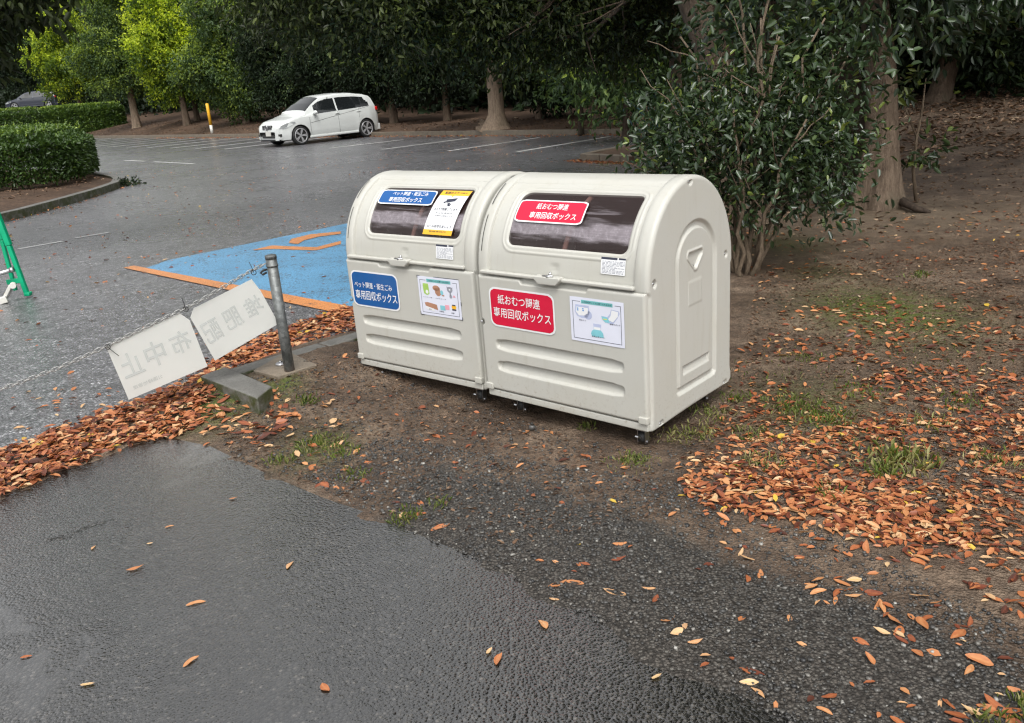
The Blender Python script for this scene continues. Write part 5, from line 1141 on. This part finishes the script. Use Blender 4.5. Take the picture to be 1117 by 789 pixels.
# ================================================================== LITTER, GRASS, STONES
def in_poly_pts(pxpoly, n, z=0.0):
    P = np.array([G(*q)[:2] for q in pxpoly]); lo, hi = P.min(0), P.max(0); out = np.zeros((0, 2))
    while len(out) < n:
        q = rng.uniform(lo, hi, (n*3, 2)); q = q[poly_sdf(q[:, 0], q[:, 1], [tuple(a) for a in P]) < 0]; out = np.concatenate([out, q])
    return out[:n]
def surf_z(X, Y):
    dl = poly_sdf(X, Y, LOT); dp = poly_sdf(X, Y, PATH); s = soil_h(X, Y)
    return np.where((dl < 0), .002, np.where(dp < 0, np.maximum(s, .006), s))
LIT = []      # position, L, tint, tilt, region
def region(pxpoly, n, L, tint, tilt, pile, tag_, clump=0.0, wr=None):
    q = in_poly_pts(pxpoly, int(n*(1+clump*2)))
    if clump:                                                      # uneven: keep where a noise field is high
        f = fbm(q[:, 0]*2.6+3, q[:, 1]*2.6, 77, 4)+.25*rng.uniform(-1, 1, len(q)); k = np.argsort(-f)[:n]; q = q[k]
    m = len(q); z = surf_z(q[:, 0], q[:, 1])+.004+pile*rng.uniform(0, 1, m)**1.6
    LIT.append((np.c_[q, z], L*rng.uniform(.5, 1.35, m), rng.normal(tint[0], tint[1], m), np.full(m, tilt), [tag_]*m))
region([(0, 494), (60, 468), (120, 450), (180, 430), (224, 428), (232, 440), (222, 468), (186, 480), (140, 488), (60, 519), (0, 546), (-60, 560), (-60, 520)], 2300, .052, (.46, .27), .26, .024, 'drift')
region([(205, 414), (245, 384), (300, 362), (383, 336), (398, 356), (300, 391), (250, 407), (222, 418)], 1300, .052, (.46, .27), .26, .022, 'drift')
region([(170, 440), (222, 405), (240, 390), (330, 352), (383, 333), (383, 344), (240, 400), (180, 450)], 260, .06, (.48, .24), .25, .01, 'drift')
region([(0, 440), (200, 350), (383, 325), (383, 340), (180, 440), (0, 505)], 190, .05, (.50, .25), .15, 0, 'lot', .6)
region([(0, 400), (250, 330), (372, 250), (300, 200), (100, 240), (0, 330)], 150, .05, (.5, .25), .15, 0, 'lot')
region([(222, 432), (300, 432), (330, 455), (290, 490), (235, 488), (205, 470)], 150, .062, (.52, .24), .25, .006, 'soil')
region([(300, 425), (390, 400), (400, 470), (480, 570), (430, 575), (330, 520)], 60, .055, (.55, .25), .25, .0, 'soil')
region([(400, 410), (530, 440), (690, 490), (740, 560), (600, 560), (450, 500)], 75, .045, (.5, .25), .25, .0, 'soil')
region([(748, 520), (800, 508), (880, 522), (960, 545), (1040, 572), (1117, 600), (1200, 650), (1200, 760), (1117, 688), (1040, 636), (960, 598), (860, 570), (780, 555), (745, 543)], 1150, .044, (.48, .28), .18, .007, 'belt', .35)
region([(736, 505), (800, 475), (900, 468), (1000, 455), (1160, 470), (1160, 620), (1040, 578), (900, 535), (800, 515), (750, 525)], 1250, .041, (.47, .28), .18, .004, 'belt', .45)
region([(760, 470), (840, 420), (1000, 400), (1160, 410), (1160, 480), (900, 480), (780, 480)], 800, .040, (.45, .28), .26, .004, 'soilR', .25)
region([(745, 490), (1160, 440), (1160, 640), (950, 620), (770, 565)], 500, .044, (.45, .28), .3, .004, 'belt')
region([(800, 400), (850, 340), (1000, 330), (1160, 345), (1160, 440), (900, 440), (770, 470)], 620, .050, (.44, .28), .3, .004, 'soilR', .4)
region([(810, 250), (1117, 230), (1160, 345), (820, 345)], 420, .045, (.50, .28), .3, .003, 'soilR', .2)
region([(850, 600), (1117, 690), (1117, 740), (1000, 720), (880, 650)], 34, .056, (.55, .25), .2, 0, 'gravel')
region([(560, 600), (740, 560), (900, 600), (1117, 700), (1117, 789), (880, 789), (760, 720)], 52, .042, (.58, .26), .2, 0, 'gravel')
region([(780, 730), (1000, 760), (1117, 740), (1117, 800), (880, 800)], 24, .05, (.6, .24), .2, 0, 'gravel')
for (px, py, L_, t_, a_) in ((138, 623, .052, .62, .4), (203, 661, .055, .70, .3), (313, 621, .045, .80, 1.3), (200, 728, .05, .72, 1.0), (359, 754, .04, .5, 2.2), (22, 718, .03, .45, .2), (88, 748, .035, .95, .1), (596, 686, .045, .75, 2.0), (541, 726, .045, .55, 1.2), (711, 741, .03, 1.0, .5), (531, 714, .025, .9, 1.0), (180, 576, .03, .7, .4), (160, 594, .02, .9, .2), (598, 641, .06, .6, .4), (637, 638, .055, .6, 2.8), (683, 650, .07, .86, 2.6), (724, 681, .06, .8, 2.5), (715, 642, .04, .8, 2.9), (828, 632, .045, .6, 1.2), (863, 681, .045, .7, 1.3), (556, 490, .03, .6, .6), (610, 655, .03, .85, 2.8), (470, 580, .07, .55, .5), (447, 563, .06, .45, .2), (250, 545, .03, .6, .3), (790, 575, .05, .5, 1.2), (100, 600, .03, .8, 1.5)):
    g = G(px, py, .006); LIT.append((np.array([[g[0], g[1], .008]]), np.array([L_*1.15]), np.array([t_]), np.array([.02]), [('path', a_)]))
lp = np.concatenate([l[0] for l in LIT]); ll = np.concatenate([l[1] for l in LIT]); lt = np.concatenate([l[2] for l in LIT]); lt = np.where(lt > .96, .96-.5*(lt-.96), lt); lt = np.where(rng.uniform(0, 1, len(lt)) < .012, 1.0, lt); lt = np.clip(lt, 0.02, 1); lti = np.concatenate([l[3] for l in LIT]); lr = sum([l[4] for l in LIT], [])
n = len(lp); ang = rng.uniform(0, 2*PI, n)
for i, r_ in enumerate(lr):
    if isinstance(r_, tuple): ang[i] = r_[1]; lr[i] = r_[0]
ld = np.stack([np.cos(ang), np.sin(ang), rng.normal(0, 1, n)*lti*.7], 1); ln = rng.normal(size=(n, 3))*lti[:, None]+[0, 0, 1]
scr = np.array([pix(p) for p in lp]); dist = np.linalg.norm(lp-[0, 0, CH], axis=1); vis = (scr[:, 0] > -8) & (scr[:, 0] < 1125) & (scr[:, 1] > 0) & (scr[:, 1] < 797)
size = np.where(vis, ll/dist, 0); pathk = np.array([r_ == 'path' for r_ in lr]); size[pathk] += 1
top = np.argsort(-size)[:299]; ind = np.zeros(n, bool); ind[top] = True
# detailed leaf meshes for the nearest ones
def leaf_mesh(i, tint):
    R = random.Random(500+i); V = []; ts = []; curl = R.uniform(-.10, .22); fold = R.uniform(.0, .13); wid = R.uniform(.14, .27); tw = R.uniform(-.25, .25); bend = R.uniform(-.12, .12)
    K_ = 9
    for k in range(K_):
        u = k/(K_-1); w_ = wid*math.sin(PI*min(1, u*.96+.03))**.75*(1-.25*u); z = curl*(u-.4)**2-.0; cy_ = bend*math.sin(PI*u)
        for s in (-1, -.5, 0, .5, 1): V.append((u, cy_+s*w_, z+fold*abs(s)*w_*1.6+tw*s*w_*u+.015*math.sin(9*u+5*s+i))); ts.append(tint+(.10 if s == 0 else 0)+R.uniform(-.05, .05))
    Q = grid_quads(K_, 5); V.append((0, 0, 0)); 
    o = quads('fallen_leaf', np.array(V), Q, M['leaf_fallen'], None, True, tint=np.clip(ts+[tint], 0, 1)); me = o.data; bpy.data.objects.remove(o); return me
TN = 30; meshes = [leaf_mesh(i, (i+.5)/TN) for i in range(TN)]
PL = {'path': 'orange fallen leaf lying alone on the wet asphalt path', 'gravel': 'fallen leaf scattered on the dark gravel at the lower right', 'belt': 'orange fallen leaf in the long drift at the right', 'drift': 'rusty fallen leaf in the drift along the kerb at the left', 'soil': 'fallen leaf on the trodden soil in front of the boxes', 'soilR': 'fallen leaf on the soil right of the boxes', 'lot': 'fallen leaf on the parking lot asphalt'}
PG = {'path': 'leaves on the wet path', 'gravel': 'leaves on the gravel', 'belt': 'leaves of the right drift', 'drift': 'leaves of the kerb drift', 'soil': 'leaves before the boxes', 'soilR': 'leaves right of the boxes', 'lot': 'leaves on the lot'}
for i in top:
    o = bpy.data.objects.new('fallen_leaf', meshes[int(np.clip(lt[i]*TN, 0, TN-1))]); COL.objects.link(o)
    d = Vector(ld[i]).normalized(); nn = Vector(ln[i]); s_ = nn.cross(d).normalized(); u_ = d.cross(s_); k = float(ll[i])
    o.matrix_world = Matrix(((d.x*k, s_.x*k, u_.x*k, lp[i][0]), (d.y*k, s_.y*k, u_.y*k, lp[i][1]), (d.z*k, s_.z*k, u_.z*k, lp[i][2]), (0, 0, 0, 1)))
    tag(o, PL[lr[i]], 'leaf', PG[lr[i]])
r_ = ~ind
tag(leaves('leaf_litter', lp[r_], ld[r_], ln[r_], ll[r_], rng.uniform(.30, .58, int(r_.sum())), lt[r_], M['leaf_fallen'], None, .06, .06), kind='stuff')
# old leaves far off: mound, foot of the far kerb, nose of the island
def old(name, pts, L, tint=(.5, .25), mat='leaf_old', pile=.02, zf=None):
    m = len(pts); z = (surf_z(pts[:, 0], pts[:, 1]) if zf is None else zf(pts[:, 0], pts[:, 1]))+.006+pile*rng.uniform(0, 1, m); a = rng.uniform(0, 2*PI, m)
    tag(leaves(name, np.c_[pts, z], np.stack([np.cos(a), np.sin(a), rng.normal(0, .3, m)], 1), rng.normal(size=(m, 3))*.45+[0, 0, 1], L*rng.uniform(.6, 1.3, m), .42, rng.normal(tint[0], tint[1], m), M[mat]), kind='stuff')
q = rng.uniform([4.8, 11.5], [13, 21], (9000, 2)); f = fbm(q[:, 0]*.9, q[:, 1]*.9, 31)+.05*(q[:, 1]-13); old('leaf_litter', q[f > .42], .10, (.5, .24))
q = rng.uniform([2.2, 7.2], [10, 13], (2600, 2)); old('leaf_litter', q, .05, (.62, .26), pile=.004)
t_ = rng.uniform(-3, 34, 1500); d_ = -np.abs(rng.normal(0, .22, 1500))-.02; old('leaf_litter', K0[:2]+KT*t_[:, None]+KN*d_[:, None], .07, (.5, .22), 'leaf_fallen', .01, lambda x, y: 0*x)
t_ = rng.uniform(-3, 60, 4000); d_ = rng.uniform(.2, 4, 4000); q = K0[:2]+KT*t_[:, None]+KN*d_[:, None]; old('leaf_litter', q, .09, (.45, .24), 'leaf_old', .01, bed_z)
a = np.array(ni[0]); b_ = np.array(ni[1]); c_ = np.array(ni[2]); u = rng.uniform(-.25, 1, 420); q = a+(b_-a)*u[:, None]+rng.normal(0, .10, (420, 2))*[.5, 1]-[0, .12]; old('leaf_litter', q, .06, (.5, .2), 'leaf_fallen', .012, lambda x, y: 0*x)
u = rng.uniform(0, 1, 500); q = np.stack([np.interp(u*sI[-1], sI, ISA[:, 0]), np.interp(u*sI[-1], sI, ISA[:, 1])], 1)+np.abs(rng.normal(0, .10, (500, 1)))*[1, -.3]; old('leaf_litter', q, .06, (.62, .2), 'leaf_fallen', .005, lambda x, y: 0*x)
q = rng.uniform([-12, 5.5], [3, 24], (1100, 2)); q = q[poly_sdf(q[:, 0], q[:, 1], LOT) < -.1]; old('leaf_litter', q, .045, (.55, .25), 'leaf_fallen', 0, lambda x, y: 0*x)
q = rng.uniform([-13, 15.5], [-8.3, 22], (700, 2)); q = q[poly_sdf(q[:, 0], q[:, 1], IS) < -.25]; old('leaf_litter', q, .07, (.45, .25), 'leaf_old', .01, lambda x, y: .22+0*x)

# grass tufts and small weeds
gp_, gd_, gl_, gt_ = [], [], [], []
def tuft(px, py, r, n, h, t_=.5):
    n = int(n*1.1); r = r*1.25; h = h*.7; t_ = t_+.1
    g = G(px, py, .01); a = rng.uniform(0, 2*PI, n); q = g[:2]+np.stack([np.cos(a), np.sin(a)], 1)*(r*rng.uniform(0, 1, n)**.7)[:, None]
    gp_.append(np.c_[q, surf_z(q[:, 0], q[:, 1])-.003]); gd_.append(rng.normal(size=(n, 3))*.55+[0, 0, .85]); gl_.append(h*rng.uniform(.5, 1.3, n)); gt_.append(rng.normal(t_, .25, n))
for a in ((336, 441, .05, 60, .06), (350, 482, .10, 150, .05, .55), (372, 490, .08, 80, .05), (305, 503, .06, 60, .05), (385, 517, .06, 50, .05), (442, 564, .06, 110, .04), (478, 548, .05, 50, .04), (690, 497, .06, 110, .05), (640, 458, .04, 40, .05), (890, 452, .14, 200, .05), (862, 440, .12, 140, .05), (905, 458, .08, 100, .05, .35), (985, 505, .12, 160, .08, .75), (960, 515, .06, 60, .06), (830, 505, .08, 90, .05, .85), (758, 468, .10, 130, .05, .85), (775, 446, .09, 100, .05, .7), (800, 430, .08, 70, .05), (1050, 440, .10, 90, .05), (1000, 300, .10, 70, .05, .4), (1088, 790, .05, 60, .05, .8), (905, 540, .05, 40, .05), (920, 330, .10, 60, .04), (880, 390, .08, 60, .04), (940, 425, .12, 90, .05), (1010, 460, .10, 70, .05, .8), (1080, 500, .10, 90, .05, .8), (820, 470, .08, 70, .05), (240, 452, .05, 30, .03), (1117, 770, .05, 50, .05), (665, 180, .3, 60, .06), (690, 500, .10, 60, .03, .9), (720, 470, .08, 50, .03, .9), (860, 400, .3, 90, .04), (1000, 400, .4, 120, .04), (930, 480, .3, 120, .045, .7)): tuft(*a)
tag(leaves('grass', np.concatenate(gp_), np.concatenate(gd_), rng.normal(size=(sum(map(len, gp_)), 3)), np.concatenate(gl_), .085, np.concatenate(gt_), M['grass'], None, .02, .25), kind='stuff')
# dry grass wisps lying flat in the soil
q = np.concatenate([in_poly_pts([(690, 490), (790, 440), (1117, 420), (1117, 600), (900, 540)], 1500), in_poly_pts([(230, 440), (400, 400), (520, 560), (400, 560), (250, 500)], 350)]); m = len(q); a = rng.uniform(0, 2*PI, m)
tag(leaves('dry_straw', np.c_[q, surf_z(q[:, 0], q[:, 1])+.004+.01*rng.uniform(0, 1, m)], np.stack([np.cos(a), np.sin(a), rng.normal(0, .2, m)], 1), rng.normal(size=(m, 3))*.3+[0, 0, 1], .05*rng.uniform(.4, 1.4, m), .035, rng.normal(.75, .2, m), M['leaf_old'], None, .01, .1), kind='stuff')

# crumbled leaf bits trodden into the soil
q = np.concatenate([in_poly_pts([(740, 500), (800, 420), (830, 300), (1117, 260), (1160, 500), (1160, 640), (900, 560), (760, 550)], 9000), in_poly_pts([(225, 440), (390, 400), (540, 440), (700, 490), (740, 560), (560, 600), (400, 560), (250, 500)], 2600)]); m = len(q); a = rng.uniform(0, 2*PI, m)
tag(leaves('leaf_crumbs', np.c_[q, surf_z(q[:, 0], q[:, 1])+.003], np.stack([np.cos(a), np.sin(a), rng.normal(0, .25, m)], 1), rng.normal(size=(m, 3))*.35+[0, 0, 1], .016*rng.uniform(.4, 1.8, m), .5, rng.normal(.42, .24, m), M['leaf_old'], None, .08, .1), kind='stuff')
# loose stones
def stones(name, q, s, tint, sink=.3):
    m = len(q); z = surf_z(q[:, 0], q[:, 1]); base = np.array([(x, y, w_) for w_ in (-1, 1) for x, y in ((-1, -1), (1, -1), (1, 1), (-1, 1))], float)
    V = base[None]*(s[:, None, None])*.5*rng.uniform(.55, 1.15, (m, 8, 3))*rng.uniform(.6, 1.2, (m, 1, 3)); a = rng.uniform(0, 2*PI, m); c, sn = np.cos(a)[:, None], np.sin(a)[:, None]
    X = V[..., 0]*c-V[..., 1]*sn; Y = V[..., 0]*sn+V[..., 1]*c; V = np.stack([X+q[:, :1], Y+q[:, 1:], V[..., 2]*.75+(z+s*.5*(1-sink*2))[:, None]], -1)
    F_ = np.array([(3, 2, 1, 0), (4, 5, 6, 7), (0, 1, 5, 4), (1, 2, 6, 5), (2, 3, 7, 6), (3, 0, 4, 7)]); Q = (np.arange(m)[:, None, None]*8+F_[None]).reshape(-1, 4)
    o = quads(name, V.reshape(-1, 3), Q, M['pebble'], None, True, tint=np.repeat(tint, 8)); tag(o, kind='stuff')
q = in_poly_pts([(330, 520), (420, 470), (600, 500), (760, 530), (900, 580), (1117, 690), (1117, 800), (870, 800), (700, 705), (520, 612), (400, 562)], 15000)
f = fbm(q[:, 0]*3, q[:, 1]*3, 41)+.3*rng.uniform(-1, 1, len(q)); q = q[f > .38]; stones('gravel', q, .0045+.011*rng.uniform(0, 1, len(q))**4, np.clip(rng.normal(.45, .22, len(q))+.5*(rng.uniform(0, 1, len(q)) > .994), 0, 1))
q = in_poly_pts([(230, 440), (390, 395), (540, 440), (700, 490), (1117, 420), (1117, 560), (760, 560), (500, 560), (380, 540), (250, 500)], 7000); stones('soil_crumbs', q, .004+.010*rng.uniform(0, 1, len(q))**4, np.clip(rng.normal(.40, .22, len(q)), 0, .8))
for k_, (px, py, s_) in enumerate(((524, 468, .030), (557, 471, .018), (510, 470, .016), (571, 463, .02), (905, 590, .018), (580, 460, .035))):
    g = G(px, py, .01); stones('loose_stone', np.array([[g[0], g[1]]]), np.array([s_]), np.array([.35+.1*(k_ % 3)]), .15); o = bpy.context.scene.collection.objects[-1]
    for o in [o for o in COL.objects if o.name.startswith('loose_stone') and o.get('kind')]:
        del o['kind']; tag(o, ['dark grey angular pebble below the gap between the boxes', 'small dark pebble just right of the angular one', 'small dark pebble just left of the angular one', 'flat grey pebble under the front edge of the red-signed box', 'pale pebble on the gravel below the leaf drift', 'broad flat stone in the soil under the red-signed box'][k_], 'pebble')
# leafy twig lying on the wet asphalt near the island
g = G(138, 203, .0); tw_ = empty('fallen_twig', g); tag(tw_, 'small leafy twig lying on the wet asphalt beside the kerbed island', 'twig')
mb = MB(); mb.tube([(-.25, 0, .02), (0, .05, .05), (.3, .02, .02)], [.010, .008, .004], 6); mb.build('stem', M['stem'], tw_, True)
foliage('foliage', [(np.array([0, 0, .05]), (.30, .22, .03))], 22, 8, .07, .08, M['leaf_dark'], tw_, .45, 0, (.5, .2, .2), 0)
